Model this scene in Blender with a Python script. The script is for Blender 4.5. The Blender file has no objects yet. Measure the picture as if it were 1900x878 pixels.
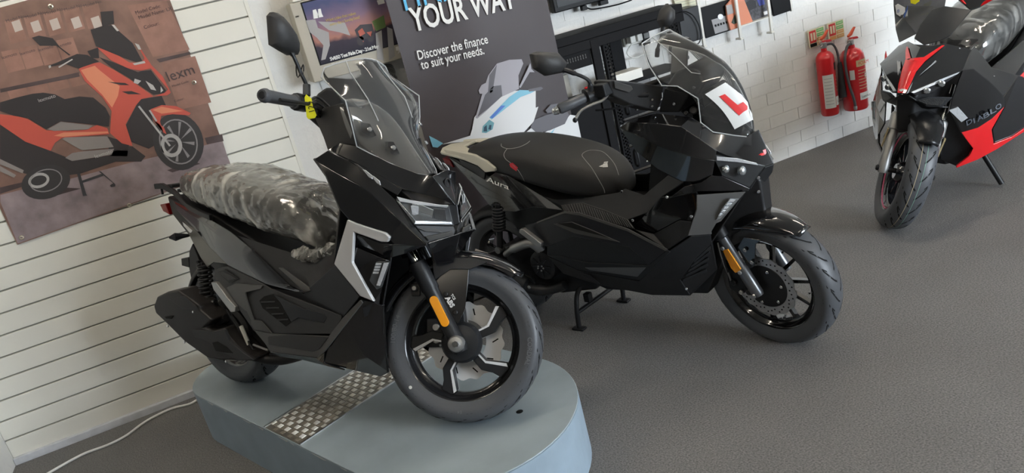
import bpy, bmesh, math, random
from math import sin, cos, pi, radians as rad, sqrt, atan2
from mathutils import Vector, Matrix
random.seed(7)
SC = bpy.context.scene
COL = SC.collection
# ------------------------------------------------------------------ camera
FPX = 1445.0
EYE = Vector((0, 0, 1.55))
_vx = Vector((4350, 1609, -FPX)).normalized()
_vz = Vector((-1030, 4111, FPX)); _vz = (_vz - _vx * _vz.dot(_vx)).normalized()
_vy = _vz.cross(_vx)
RW = Matrix((_vx, _vy, _vz))                     # camera axes -> room axes
cam_d = bpy.data.cameras.new('camera'); cam = bpy.data.objects.new('camera', cam_d); COL.objects.link(cam)
cam_d.sensor_width = 36; cam_d.lens = 36 * FPX / 1900; cam_d.clip_start = .05
cam.matrix_world = Matrix.Translation(EYE) @ RW.to_4x4()
SC.camera = cam
# ------------------------------------------------------------------ light
world = bpy.data.worlds.new('world'); SC.world = world; world.use_nodes = True
bg = world.node_tree.nodes['Background']
bg.inputs[0].default_value = (.80, .90, 1.0, 1); bg.inputs[1].default_value = 16.0
SC.view_settings.view_transform = 'Standard'; SC.view_settings.look = 'None'
SC.view_settings.gamma = 1; SC.view_settings.use_curve_mapping = False
SC.view_settings.exposure = 0.9
def portal(name, loc, rot, sx, sy):
    l = bpy.data.lights.new(name, 'AREA'); l.shape = 'RECTANGLE'; l.size = sx; l.size_y = sy; l.cycles.is_portal = True
    o = bpy.data.objects.new(name, l); COL.objects.link(o); o.location = loc; o.rotation_euler = rot
ROOM = dict(x0=-1.29, x1=6.4, y0=-3.4, y1=3.88, z1=2.75, xl=-5.5)
portal('shopfront_daylight', (4.95, -3.47, 1.3), (rad(90), 0, 0), 2.8, 2.2)
SC.cycles.max_bounces = 8; SC.cycles.transparent_max_bounces = 16
# ------------------------------------------------------------------ materials
MATS = {}
def mat(name, col=(.5, .5, .5), rough=.5, metal=0, coat=0, emit=None, estr=0, alpha=1, trans=0, ior=1.45, bump=0, bscale=50, var=0, vscale=8, spec=.5):
    if name in MATS: return MATS[name]
    m = bpy.data.materials.new(name); m.use_nodes = True; nt = m.node_tree; b = nt.nodes['Principled BSDF']
    def S(k, v): b.inputs[k].default_value = v
    S('Base Color', (*col, 1)); S('Roughness', rough); S('Metallic', metal); S('Coat Weight', coat); S('Coat Roughness', .03)
    S('Alpha', alpha); S('Transmission Weight', trans); S('IOR', ior); S('Specular IOR Level', spec)
    if emit: S('Emission Color', (*emit, 1)); S('Emission Strength', estr)
    if bump or var:
        tc = nt.nodes.new('ShaderNodeTexCoord')
        if bump:
            n = nt.nodes.new('ShaderNodeTexNoise'); n.inputs['Scale'].default_value = bscale; n.inputs['Detail'].default_value = 4
            nt.links.new(tc.outputs['Object'], n.inputs['Vector'])
            bp = nt.nodes.new('ShaderNodeBump'); bp.inputs['Strength'].default_value = bump; bp.inputs['Distance'].default_value = .01
            nt.links.new(n.outputs['Fac'], bp.inputs['Height']); nt.links.new(bp.outputs['Normal'], b.inputs['Normal'])
        if var:
            n = nt.nodes.new('ShaderNodeTexNoise'); n.inputs['Scale'].default_value = vscale; n.inputs['Detail'].default_value = 6
            nt.links.new(tc.outputs['Object'], n.inputs['Vector'])
            r = nt.nodes.new('ShaderNodeValToRGB'); e = r.color_ramp.elements
            e[0].position = .3; e[1].position = .7
            e[0].color = (*[c * (1 - var) for c in col], 1); e[1].color = (*[min(1, c * (1 + var)) for c in col], 1)
            nt.links.new(n.outputs['Fac'], r.inputs['Fac']); nt.links.new(r.outputs['Color'], b.inputs['Base Color'])
    MATS[name] = m
    return m
gloss = mat('gloss_black_paint', (.006, .006, .007), .12, 0, 1.0)
satin = mat('satin_black_plastic', (.019, .020, .022), .38, bump=.05, bscale=400, spec=.35)
matte = mat('matte_charcoal_plastic', (.036, .036, .037), .5, bump=.08, bscale=500)
greyp = mat('grey_plastic', (.075, .074, .072), .45, bump=.06, bscale=500)
deep = mat('black_metal', (.010, .010, .011), .45)
rubber = mat('tyre_rubber', (.078, .082, .090), .42, bump=.05, bscale=200)
groove_m = mat('tyre_groove', (.005, .005, .005), .9)
silver = mat('silver_paint', (.66, .66, .66), .34, .35)
chrome = mat('chrome', (.75, .76, .78), .12, 1)
steel = mat('brushed_steel', (.62, .62, .62), .32, 1, var=.15, vscale=30)
disc_m = mat('pale_disc_steel', (.80, .81, .82), .45, .3)
alu = mat('cast_aluminium', (.42, .42, .41), .42, .8)
amber = mat('amber_reflector', (.95, .36, .01), .25, 0, .6, bump=.1, bscale=300)
white = mat('white_print', (.82, .82, .80), .6)
red = mat('red_paint', (.72, .012, .016), .2, 0, .9)
redp = mat('red_print', (.75, .02, .02), .5)
yellow = mat('yellow_tag', (.86, .82, .02), .6)
lens = mat('clear_lens', (.9, .93, .95), .05, trans=.95, ior=1.3, alpha=.35)
lampin = mat('lamp_reflector', (.55, .58, .6), .18, .9)
led = mat('led_crystal', (.75, .77, .8), .15, .4, bump=.3, bscale=150)
seatm = mat('seat_vinyl', (.030, .030, .030), .55, bump=.12, bscale=350)
stitch = mat('grey_stitch', (.35, .35, .34), .7)
whitep = mat('white_plastic', (.72, .71, .66), .4)
cream = mat('champagne_plastic', (.74, .71, .60), .35, .1)
black_print = mat('black_print', (.01, .01, .01), .7)
def acrylic(name, tint, alpha):
    m = bpy.data.materials.new(name); m.use_nodes = True; nt = m.node_tree; nt.nodes.remove(nt.nodes['Principled BSDF'])
    out = nt.nodes['Material Output']; t = nt.nodes.new('ShaderNodeBsdfTransparent'); t.inputs[0].default_value = (*tint, 1)
    g = nt.nodes.new('ShaderNodeBsdfGlossy'); g.inputs['Roughness'].default_value = .03
    d = nt.nodes.new('ShaderNodeBsdfDiffuse'); d.inputs[0].default_value = (.5, .5, .5, 1)
    fr = nt.nodes.new('ShaderNodeFresnel'); fr.inputs[0].default_value = 1.45
    m1 = nt.nodes.new('ShaderNodeMixShader'); m2 = nt.nodes.new('ShaderNodeMixShader'); m2.inputs[0].default_value = alpha
    nt.links.new(fr.outputs[0], m1.inputs[0]); nt.links.new(t.outputs[0], m1.inputs[1]); nt.links.new(g.outputs[0], m1.inputs[2])
    nt.links.new(m1.outputs[0], m2.inputs[1]); nt.links.new(d.outputs[0], m2.inputs[2]); nt.links.new(m2.outputs[0], out.inputs['Surface'])
    MATS[name] = m; return m
screen_m = acrylic('clear_acrylic', (.95, .95, .94), .05)
rim_black = mat('rim_black', (.014, .014, .015), .22, 0, .4)
edge_m = mat('acrylic_edge', (.75, .76, .76), .1, trans=.4)
# ------------------------------------------------------------------ mesh helpers
def link(name, me, parent=None, m=None, mods=None):
    o = bpy.data.objects.new(name, me); COL.objects.link(o)
    if m is not None and not me.materials: me.materials.append(m)
    if parent is not None: o.parent = parent
    return o
def obj(name, verts, faces, m, parent=None, smooth=False, solid=0, bevel=0, sub=0, out=None, seg=2, ang=30, offs=-1):
    me = bpy.data.meshes.new(name); me.from_pydata([tuple(v) for v in verts], [], [list(f) for f in faces])
    bm = bmesh.new(); bm.from_mesh(me)
    if out is not None:
        bmesh.ops.recalc_face_normals(bm, faces=bm.faces)
        s = sum((f.normal * f.calc_area() for f in bm.faces), Vector())
        if s.dot(Vector(out)) < 0: bmesh.ops.reverse_faces(bm, faces=bm.faces)
    elif smooth != 'keep':
        bmesh.ops.recalc_face_normals(bm, faces=bm.faces)
    bm.to_mesh(me); bm.free()
    if smooth or bevel: me.polygons.foreach_set('use_smooth', [True] * len(me.polygons))
    if smooth and not bevel and not sub and smooth != 'all': me.set_sharp_from_angle(angle=rad(38))
    o = link(name, me, parent, m)
    if sub:
        md = o.modifiers.new('subsurf', 'SUBSURF'); md.levels = md.render_levels = sub
    if solid:
        md = o.modifiers.new('solidify', 'SOLIDIFY'); md.thickness = solid; md.offset = offs
    if bevel:
        md = o.modifiers.new('bevel', 'BEVEL'); md.width = bevel; md.segments = seg; md.limit_method = 'ANGLE'; md.angle_limit = rad(ang); md.harden_normals = True
    return o
def box_data(c, s, R=None):
    c = Vector(c); hx, hy, hz = [k / 2 for k in s]; vs = []
    for x in (-hx, hx):
        for y in (-hy, hy):
            for z in (-hz, hz):
                v = Vector((x, y, z)); vs.append(c + (R @ v if R else v))
    return vs, [(0, 1, 3, 2), (4, 6, 7, 5), (0, 4, 5, 1), (2, 3, 7, 6), (0, 2, 6, 4), (1, 5, 7, 3)]
def box(name, c, s, m, parent=None, bevel=0, R=None, seg=2):
    v, f = box_data(c, s, R); return obj(name, v, f, m, parent, bevel=bevel, seg=seg)
def join(*datas):
    V, Fc = [], []
    for v, f in datas:
        n = len(V); V += list(v); Fc += [[i + n for i in q] for q in f]
    return V, Fc
def tube_data(pts, r, n=10, closed=False, cap=True):
    pts = [Vector(p) for p in pts]; N = len(pts); V = []; Fc = []
    rr = r if isinstance(r, (list, tuple)) else [r] * N
    up = None
    for i, p in enumerate(pts):
        a = pts[(i - 1) % N] if (closed or i) else p; b = pts[(i + 1) % N] if (closed or i < N - 1) else p
        t = (b - a).normalized()
        if up is None:
            up = t.orthogonal().normalized()
        up = (up - t * up.dot(t)); up = up.normalized() if up.length > 1e-6 else t.orthogonal().normalized()
        s = t.cross(up)
        for k in range(n):
            an = 2 * pi * k / n; V.append(p + (up * cos(an) + s * sin(an)) * rr[i])
    for i in range(N if closed else N - 1):
        j = (i + 1) % N
        for k in range(n): Fc.append((i * n + k, i * n + (k + 1) % n, j * n + (k + 1) % n, j * n + k))
    if cap and not closed: Fc += [tuple(range(n))[::-1], tuple(range((N - 1) * n, N * n))]
    return V, Fc
def tube(name, pts, r, m, parent=None, n=10, closed=False):
    v, f = tube_data(pts, r, n, closed); return obj(name, v, f, m, parent, smooth=True)
def smooth_path(pts, k=6):
    pts = [Vector(p) for p in pts]; out = []
    for i in range(len(pts) - 1):
        p0 = pts[max(i - 1, 0)]; p1 = pts[i]; p2 = pts[i + 1]; p3 = pts[min(i + 2, len(pts) - 1)]
        for j in range(k):
            t = j / k
            out.append(.5 * ((2 * p1) + (p2 - p0) * t + (2 * p0 - 5 * p1 + 4 * p2 - p3) * t * t + (3 * p1 - p0 - 3 * p2 + p3) * t ** 3))
    return out + [pts[-1]]
def lathe_data(prof, n=48, axis='y', c=(0, 0, 0), closed=False, arc=None):
    """prof: (radius, along-axis). axis y: radial in xz."""
    V = []; Fc = []; c = Vector(c); a0, a1 = arc or (0, 2 * pi); full = arc is None; k = n if full else n + 1
    for r, h in prof:
        for i in range(k):
            a = a0 + (a1 - a0) * i / n
            q = {'y': (r * cos(a), h, r * sin(a)), 'z': (r * cos(a), r * sin(a), h), 'x': (h, r * cos(a), r * sin(a))}[axis]
            V.append(c + Vector(q))
    m = len(prof)
    for j in range(m if closed else m - 1):
        j2 = (j + 1) % m
        for i in range(n):
            i2 = (i + 1) % k
            Fc.append((j * k + i, j * k + i2, j2 * k + i2, j2 * k + i))
    return V, Fc
def lathe(name, prof, m, parent=None, n=48, axis='y', c=(0, 0, 0), closed=False, tf=None, arc=None):
    v, f = lathe_data(prof, n, axis, c, closed, arc)
    if tf: v = [tf(q) for q in v]
    return obj(name, v, f, m, parent, smooth=True)
def prism_data(poly, d):
    """polygon of 3-D points swept by vector d"""
    poly = [Vector(p) for p in poly]; d = Vector(d); n = len(poly)
    return poly + [p + d for p in poly], [tuple(range(n))[::-1], tuple(range(n, 2 * n))] + [(i, (i + 1) % n, n + (i + 1) % n, n + i) for i in range(n)]
def prism(name, poly, d, m, parent=None, bevel=0, seg=2):
    v, f = prism_data(poly, d); return obj(name, v, f, m, parent, bevel=bevel, seg=seg)
def grid_faces(nr, nc, closed=False):
    F_ = []
    for r in range(nr - 1):
        for c in range(nc if closed else nc - 1):
            c2 = (c + 1) % nc; F_.append((r * nc + c, r * nc + c2, (r + 1) * nc + c2, (r + 1) * nc + c))
    return F_
def tag(o, label=None, cat=None, group=None, kind=None):
    if label: o['label'] = label
    if cat: o['category'] = cat
    if group: o['group'] = group
    if kind: o['kind'] = kind
    return o
def thing(name, label, cat, mw=None, group=None):
    o = bpy.data.objects.new(name, None); COL.objects.link(o); o.empty_display_size = .1
    if mw is not None: o.matrix_world = mw
    return tag(o, label, cat, group)
_fontc = {}
def text_data(s, size=1.0, bold=0, spacing=1.0, align='LEFT'):
    cu = bpy.data.curves.new('txt', 'FONT'); cu.body = s; cu.size = size; cu.offset = bold; cu.space_character = spacing; cu.align_x = align; cu.resolution_u = 3
    o = bpy.data.objects.new('txt', cu); COL.objects.link(o)
    dg = bpy.context.evaluated_depsgraph_get(); me = bpy.data.meshes.new_from_object(o.evaluated_get(dg))
    V = [v.co.copy() for v in me.vertices]; Fc = [tuple(p.vertices) for p in me.polygons]
    bpy.data.objects.remove(o); bpy.data.curves.remove(cu); bpy.data.meshes.remove(me)
    return V, Fc
def text(name, s, size, org, ex, ey, m, parent=None, bold=0, spacing=1.0, align='LEFT', shear=0, lift=0):
    """flat lettering; ex/ey = baseline and up vectors (unit) at org"""
    V, Fc = text_data(s, size, bold, spacing, align); ex = Vector(ex); ey = Vector(ey); org = Vector(org) + ex.cross(ey) * lift
    return obj(name, [org + ex * (v.x + shear * v.y) + ey * v.y for v in V], Fc, m, parent, smooth='keep')
# ------------------------------------------------------------------ reading positions off the photograph (1900 x 878)
def ray(u, v): return (RW @ Vector((u - 950, 439 - v, -FPX))).normalized()
def at_y(u, v, y): d = ray(u, v); return EYE + d * ((y - EYE.y) / d.y)
def at_z(u, v, z): d = ray(u, v); return EYE + d * ((z - EYE.z) / d.z)
class Frame:
    """a machine's own axes: x forward, y left, z up"""
    def __init__(s, O, M): s.O = Vector(O); s.M = M; s.Mi = M.transposed()
    def p(s, u, v, y):
        d = s.Mi @ ray(u, v); o = s.Mi @ (EYE - s.O); return o + d * ((y - o.y) / d.y)
    def px(s, u, v, x):
        d = s.Mi @ ray(u, v); o = s.Mi @ (EYE - s.O); return o + d * ((x - o.x) / d.x)
    def pz(s, u, v, z):
        d = s.Mi @ ray(u, v); o = s.Mi @ (EYE - s.O); return o + d * ((z - o.z) / d.z)
    def plane(s, pts, c, n):
        c, n = Vector(c), Vector(n); o = s.Mi @ (EYE - s.O); r = []
        for u, v in pts: d = s.Mi @ ray(u, v); r.append(o + d * ((c - o).dot(n) / d.dot(n)))
        return r
    def to_eye(s, c): return (s.Mi @ (EYE - s.O) - Vector(c)).normalized()
    def mw(s): return Matrix.Translation(s.O) @ s.M.to_4x4()
def lean_heading(psi, lam):
    return Matrix.Rotation(rad(psi), 3, 'Z') @ Matrix.Rotation(-rad(lam), 3, 'X')
# ================================================================== the room
def structure(o): o['kind'] = 'structure'; return o
R_ = ROOM
def node_mat(name, build):
    m = bpy.data.materials.new(name); m.use_nodes = True; build(m.node_tree, m.node_tree.nodes['Principled BSDF']); MATS[name] = m; return m
def _carpet(nt, b):
    tc = nt.nodes.new('ShaderNodeTexCoord')
    n1 = nt.nodes.new('ShaderNodeTexNoise'); n1.inputs['Scale'].default_value = 170; n1.inputs['Detail'].default_value = 3
    n2 = nt.nodes.new('ShaderNodeTexNoise'); n2.inputs['Scale'].default_value = 1.3; n2.inputs['Detail'].default_value = 5
    for n in (n1, n2): nt.links.new(tc.outputs['Object'], n.inputs['Vector'])
    r = nt.nodes.new('ShaderNodeValToRGB'); e = r.color_ramp.elements; e[0].position = .3; e[1].position = .72
    e[0].color = (.098, .097, .096, 1); e[1].color = (.245, .241, .237, 1); nt.links.new(n1.outputs['Fac'], r.inputs['Fac'])
    r2 = nt.nodes.new('ShaderNodeValToRGB'); e = r2.color_ramp.elements; e[0].position = .3; e[1].position = .7
    e[0].color = (.82, .81, .80, 1); e[1].color = (1.1, 1.1, 1.1, 1); nt.links.new(n2.outputs['Fac'], r2.inputs['Fac'])
    mx = nt.nodes.new('ShaderNodeMix'); mx.data_type = 'RGBA'; mx.blend_type = 'MULTIPLY'; mx.inputs[0].default_value = 1
    nt.links.new(r.outputs[0], mx.inputs[6]); nt.links.new(r2.outputs[0], mx.inputs[7]); nt.links.new(mx.outputs[2], b.inputs['Base Color'])
    b.inputs['Roughness'].default_value = .85
    bp = nt.nodes.new('ShaderNodeBump'); bp.inputs['Strength'].default_value = .5; bp.inputs['Distance'].default_value = .004
    nt.links.new(n1.outputs['Fac'], bp.inputs['Height']); nt.links.new(bp.outputs['Normal'], b.inputs['Normal'])
carpet = node_mat('charcoal_carpet', _carpet)
wallp = mat('white_wall_paint', (.80, .79, .76), .6, bump=.5, bscale=28, var=.03, vscale=5)
slatp = mat('cream_slat_laminate', (.80, .79, .72), .38, var=.02, vscale=3)
skirtp = mat('skirting_paint', (.62, .64, .68), .5, var=.12, vscale=20)
ceilp = mat('ceiling_tile', (.72, .71, .68), .8)
mx, my, lx, ly = (R_['xl'] + R_['x1']) / 2, (R_['y0'] + R_['y1']) / 2 + .1, R_['x1'] - R_['xl'], R_['y1'] - R_['y0'] + .2
floor = structure(box('floor', (mx, my, -.05), (lx, ly, .1), carpet))
structure(box('ceiling', (mx, my, R_['z1'] + .05), (lx, ly, .1), ceilp))
wb = structure(box('wall_back', (mx, R_['y1'] + .11, 1.375), (lx, .2, 2.75), wallp))
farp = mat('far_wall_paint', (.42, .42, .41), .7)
structure(box('wall_left', (R_['x0'] - .09, 3.62, 1.375), (.18, .52, 2.75), wallp))          # stub that ends the slatted bay
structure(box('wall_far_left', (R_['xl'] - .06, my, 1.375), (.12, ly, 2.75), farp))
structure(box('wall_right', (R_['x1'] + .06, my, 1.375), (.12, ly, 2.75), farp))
# shopfront behind the photographer: solid on the left, glazing on the right
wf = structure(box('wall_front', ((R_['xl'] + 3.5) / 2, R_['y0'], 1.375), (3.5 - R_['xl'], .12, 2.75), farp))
box('window_sill', (4.95, R_['y0'], .11), (2.9, .14, .22), farp, wf); box('window_header', (4.95, R_['y0'], 2.58), (2.9, .14, .34), farp, wf)
wn = structure(box('window_1', (4.95, R_['y0'] + .01, .25), (2.9, .09, .06), mat('shopfront_frame', (.20, .21, .22), .5)))
for x in (3.54, 4.95, 6.35): box('mullion', (x, R_['y0'], 1.32), (.07, .09, 2.18), MATS['shopfront_frame'], wn)
structure(box('ground_outside', (4, -9.5, -.12), (40, 12, .1), mat('pavement', (.30, .29, .28), .8)))
# bricks of the painted back wall
bm_v, bm_f = box_data((0, 0, 0), (.2185, .018, .0705))
brick_me = None
def brick_at(x, y, z, w=1.0):
    global brick_me
    if brick_me is None:
        o = obj('brick', bm_v, bm_f, wallp, wb, bevel=0); brick_me = o.data
    else:
        o = bpy.data.objects.new('brick', brick_me); COL.objects.link(o); o.parent = wb
    o.matrix_parent_inverse = Matrix()
    o.location = (x, y + random.uniform(-.0015, .0015), z); o.scale = (w, 1, 1)
    o.rotation_euler = (random.uniform(-.012, .012), 0, random.uniform(-.008, .008))
for row in range(24):
    z = .038 + row * .0745; off = .1115 * (row % 2)
    for k in range(0, 22):
        x = .42 + k * .2235 + off
        if x > 4.75: continue
        if z > 1.36 - max(0, x - 1.9) * .27 and x > 1.0: continue
        if x < 1.0 and z < 1.02: continue
        if .97 < x < 1.60: continue
        if 1.6 < x < 2.35 and z < .55: continue
        brick_at(x, R_['y1'] + .0150, z)
# slatted display panel on the left part of the back wall
SY = 3.757
sw = structure(obj('wall_slat_panel', *box_data((-.492, 3.822, 1.05), (1.594, .105, 2.1)), mat('slat_groove', (.30, .29, .26), .7)))
sl_me = None
for k in range(21):
    z0 = .122 + .0926 * k
    if sl_me is None:
        o = box('slat', (0, 0, 0), (1.594, .022, .0865), slatp, sw, bevel=.0025, seg=1); sl_me = o
    else:
        o = sl_me.copy(); COL.objects.link(o)
    o.location = (-.492, SY + .011, z0 + .0433)
box('slat', (-.492, SY + .011, .0745), (1.594, .022, .083), slatp, sw, bevel=.002)
structure(obj('baseboard_back', *join(box_data((-.492, SY - .004, .016), (1.594, .03, .036))), skirtp, bevel=.004))
structure(box('trim_1', (.312, SY + .055, 1.05), (.016, .115, 2.1), slatp))

# ceiling tube lamps (the thin warm lines mirrored in the paintwork)
tube_e = mat('lit_tube', (1, .95, .85), .5, emit=(1, .89, .74), estr=42)
tray_m = mat('lamp_tray', (.8, .8, .78), .5)
for x, y, where in [(-.75, 2.55, 'over the slatted wall bay'), (1.75, 2.55, 'over the two black scooters'), (4.2, 2.55, 'over the fire extinguishers'), (-.75, -.2, 'behind the photographer on the left'), (1.75, -.2, 'behind the photographer'), (4.2, -.2, 'near the shop window')]:
    t = thing('ceiling_lamp', 'white ceiling batten with a lit tube ' + where, 'lamp', Matrix.Translation((x, y, 2.70)), 'ceiling battens')
    box('tray', (0, 0, .025), (1.25, .10, .05), tray_m, t, bevel=.006)
    tube('tube', [(-.6, 0, -.02), (.6, 0, -.02)], .013, tube_e, t, n=12)
    for s in (-1, 1): box('end_cap', (s * .605, 0, -.012), (.02, .035, .04), tray_m, t)
# ================================================================== display plinth
PT = Vector((.4067, -.9135, 0)); PN = Vector((.9135, .4067, 0)); PZ = .225
n0, n1, ta, tb = .917, 1.673, -1.479, -3.335
def pl(n, t, z): return PN * n + PT * t + Vector((0, 0, z))
out = []
r = (n1 - n0) / 2; cn = (n0 + n1) / 2
for k in range(33): a = -pi / 2 + pi * k / 32; out.append((cn + r * sin(a), ta - r + r * cos(a)))
rf = .25
for k in range(13): a = pi / 2 * k / 12; out.append((n1 - rf + rf * cos(a), tb + rf - rf * sin(a)))
for k in range(13): a = pi / 2 * k / 12; out.append((n0 + rf - rf * sin(a), tb + rf - rf * cos(a)))
plin = thing('display_plinth', 'low grey-blue rounded display plinth carrying the front scooter', 'plinth', Matrix.Translation(pl(cn, (ta + tb) / 2, 0)))
pc = pl(cn, (ta + tb) / 2, 0)
paint = mat('plinth_paint', (.33, .42, .50), .42, var=.10, vscale=7)
topm = mat('plinth_top', (.35, .42, .46), .35, var=.12, vscale=5)
prism('side_skirt', [pl(n, t, .002) - pc for n, t in out], (0, 0, PZ - .008), paint, plin)
prism('top_board', [pl(n, t, PZ - .006) - pc for n, t in out], (0, 0, .006), topm, plin, bevel=.0025)
b0, b1 = -2.537, -2.292
ck = mat('checker_plate', (.33, .30, .26), .45, .7, var=.25, vscale=30)
bar = mat('checker_tread', (.66, .61, .52), .38, .8)
v, f = prism_data([pl(n0 + .004, b0, PZ) - pc, pl(n1 - .004, b0, PZ) - pc, pl(n1 - .004, b1, PZ) - pc, pl(n0 + .004, b1, PZ) - pc], (0, 0, .002))
plate = obj('checker_plate', v, f, ck, plin)
D = []
cell = .0272
for i in range(-2, 34):
    for j in range(-1, 11):
        cnn = n0 + .012 + i * cell * .92; ct = b0 + .008 + j * cell * .92
        along_n = (i + j) % 2
        for k in range(5):
            o_ = (k - 2) * .0047; L = .0105
            if along_n: c = (cnn, ct + o_); dn, dt = L, .0013
            else: c = (cnn + o_, ct); dn, dt = .0013, L
            if not (n0 + .006 < c[0] - dn and c[0] + dn < n1 - .006 and b0 + .002 < c[1] - dt and c[1] + dt < b1 - .002): continue
            q = [(c[0] - dn, c[1] - dt), (c[0] + dn, c[1] - dt), (c[0] + dn, c[1] + dt), (c[0] - dn, c[1] + dt)]
            base = [pl(a_, b_, PZ + .002) - pc for a_, b_ in q]; tp = [pl(c[0] + (a_ - c[0]) * .7, c[1] + (b_ - c[1]) * .7, PZ + .0036) - pc for a_, b_ in q]
            D.append((base + tp, [(4, 5, 6, 7), (0, 1, 5, 4), (1, 2, 6, 5), (2, 3, 7, 6), (3, 0, 4, 7)]))
o = obj('tread_bar', *join(*D), bar, plate); o['kind'] = 'stuff'
for t_ in (b0, b1):
    prism('edge_strip', [pl(n0 + .004, t_ - .003, PZ) - pc, pl(n1 - .004, t_ - .003, PZ) - pc, pl(n1 - .004, t_ + .003, PZ) - pc, pl(n0 + .004, t_ + .003, PZ) - pc], (0, 0, .004), steel, plin)
rc = random.Random(3); chip = mat('chipped_edge', (.62, .64, .64), .7)
for t_, L_c in [(-3.0, .05), (-2.86, .03), (-2.70, .06), (-2.58, .035), (-2.44, .07), (-2.36, .03), (-2.22, .09), (-2.05, .04)]:
    q = [(t_, PZ - .006), (t_ + L_c, PZ - .0065 - rc.uniform(0, .003)), (t_ + L_c * .8, PZ - .011 - rc.uniform(0, .004)), (t_ + L_c * .2, PZ - .009)]
    prism('paint_chip', [pl(n0 - .0006, a_, z_) - pc for a_, z_ in q], PN * .0005, chip, plin)
hq = at_z(964, 764, PZ) - pc; lathe('bolt_hole', [(0, PZ + .0006), (.011, PZ + .0006), (.012, PZ)], groove_m, plin, n=10, axis='z', c=(hq.x, hq.y, 0))
# white cable lying on the carpet
cp = [at_z(u, v, .006) for u, v in [(80, 884), (150, 845), (200, 826), (235, 808), (262, 788), (285, 774), (320, 758), (352, 750), (372, 738)]]
tag(tube('floor_cable', smooth_path([tuple(p) for p in cp]), .006, mat('white_cable', (.8, .8, .77), .4), n=8), 'thin white cable snaking across the carpet below the slatted wall', 'cable')
# ================================================================== printed scooter poster on the slatted wall
PY = SY - .006
def flat(pts, y): return [at_y(u, v, y) for u, v in pts]
def flatobj(name, polys, y, m, parent):
    if len(polys) < 20 and len(polys) > 1:
        return [flatobj(name, [q], y, m, parent) for q in polys]
    V, Fc = [], []
    for q in polys:
        n = len(V); V += flat(q, y); Fc.append(tuple(range(n, len(V))))
    return obj(name, V, Fc, m, parent, out=(0, -1, 0))
def ell(cx, cy, rx, ry, rot=0, n=28, a0=0, a1=2 * pi):
    c, s = cos(rot), sin(rot); o = []
    for k in range(n + (a1 - a0 < 2 * pi - .01)):
        a = a0 + (a1 - a0) * k / n; x, y = rx * cos(a), ry * sin(a); o.append((cx + x * c - y * s, cy + x * s + y * c))
    return o
def ring(cx, cy, rx, ry, w, rot=0, n=28):
    a = ell(cx, cy, rx, ry, rot, n); b = ell(cx, cy, rx - w, ry - w, rot, n)
    return [[a[i], a[(i + 1) % n], b[(i + 1) % n], b[i]] for i in range(n)]
pz0, pz1 = .937, .983
pos = thing('scooter_poster', 'large printed vinyl poster of a red scooter on the slatted wall', 'poster')
vin = mat('vinyl_brown', (.21, .125, .10), .38, var=.25, vscale=9)
quad = [(-.906, PY, .937), (.016, PY, .981), (.016, PY, 1.885), (-.906, PY, 1.841)]
prism('vinyl_sheet', quad, (0, .004, 0), vin, pos)
Lq = lambda k: PY - .0006 * k
def inpos(u, v): return (u, v)
pm = lambda n, c, r=.4, **k: mat('print_' + n, c, r, **k)
flatobj('printed_floor', [[(0.5, 362), (60, 347), (130, 332), (250, 300), (413, 262), (429, 312), (33, 452), (1, 376)]], Lq(1), pm('road', (.26, .21, .22), var=.3, vscale=12), pos)
flatobj('printed_carton', [[(2 + i * 34, 96 - i * 7), (33 + i * 34, 90 - i * 7), (47 + i * 34, 128 - i * 7), (15 + i * 34, 136 - i * 7)] for i in range(4)] + [[(8 + i * 36, 40 - i * 7), (38 + i * 36, 34 - i * 7), (50 + i * 36, 74 - i * 7), (20 + i * 36, 82 - i * 7)] for i in range(5)] + [[(12 + i * 38, 165 - i * 8), (46 + i * 38, 158 - i * 8), (54 + i * 38, 178 - i * 8), (20 + i * 38, 186 - i * 8)] for i in range(4)] + [[(236, 10), (308, 0), (352, 92), (284, 106)], [(300, 118), (362, 104), (392, 190), (332, 204)]], Lq(1.5), pm('carton', (.29, .16, .125), var=.2, vscale=14), pos)
flatobj('printed_shadow', [[(0, 165), (120, 140), (146, 134), (148, 142), (1, 172)], [(0, 348), (60, 334), (62, 340), (0, 360)], [(380, 256), (412, 249), (415, 262), (384, 268)], [(290, 110), (352, 96), (354, 101), (296, 116)], [(60, 362), (120, 348), (150, 350), (80, 370)], [(310, 316), (360, 300), (372, 304), (320, 320)]], Lq(2), pm('shadow', (.075, .055, .055), var=.3, vscale=10), pos)
flatobj('printed_label', [[(x, y), (x + 15, y - 5), (x + 22, y + 14), (x + 7, y + 19)] for x, y in [(21, 41), (56, 42), (91, 38), (131, 35), (168, 34)]], Lq(2.2), pm('label', (.50, .44, .40)), pos)
flatobj('printed_engine', [[(0, 228), (47, 263), (94, 280), (126, 293), (134, 299), (207, 288), (212, 275), (225, 270), (246, 272), (270, 290), (262, 300), (215, 300), (150, 322), (90, 330), (45, 322), (0, 296)], [(234, 232), (257, 188), (262, 184), (300, 178), (308, 196), (280, 204), (284, 230), (300, 262), (276, 276), (240, 262)], [(196, 252), (240, 266), (236, 290), (205, 290)]], Lq(3), pm('black', (.045, .040, .041)), pos)
flatobj('printed_wheel', [ell(85, 338, 46, 31, -.25), ell(331, 263, 46, 54, -.35)], Lq(3.5), pm('tyre', (.05, .047, .048)), pos)
flatobj('printed_rim', [[(331 + 30 * cos(a), 263 + 37 * sin(a)), (331 + 30 * cos(a + .18), 263 + 37 * sin(a + .18)), (331 + 6 * cos(a + .1), 263 + 7 * sin(a + .1))] for a in [k * pi / 4 for k in range(8)]], Lq(4), pm('rim', (.26, .25, .25)), pos)
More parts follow.
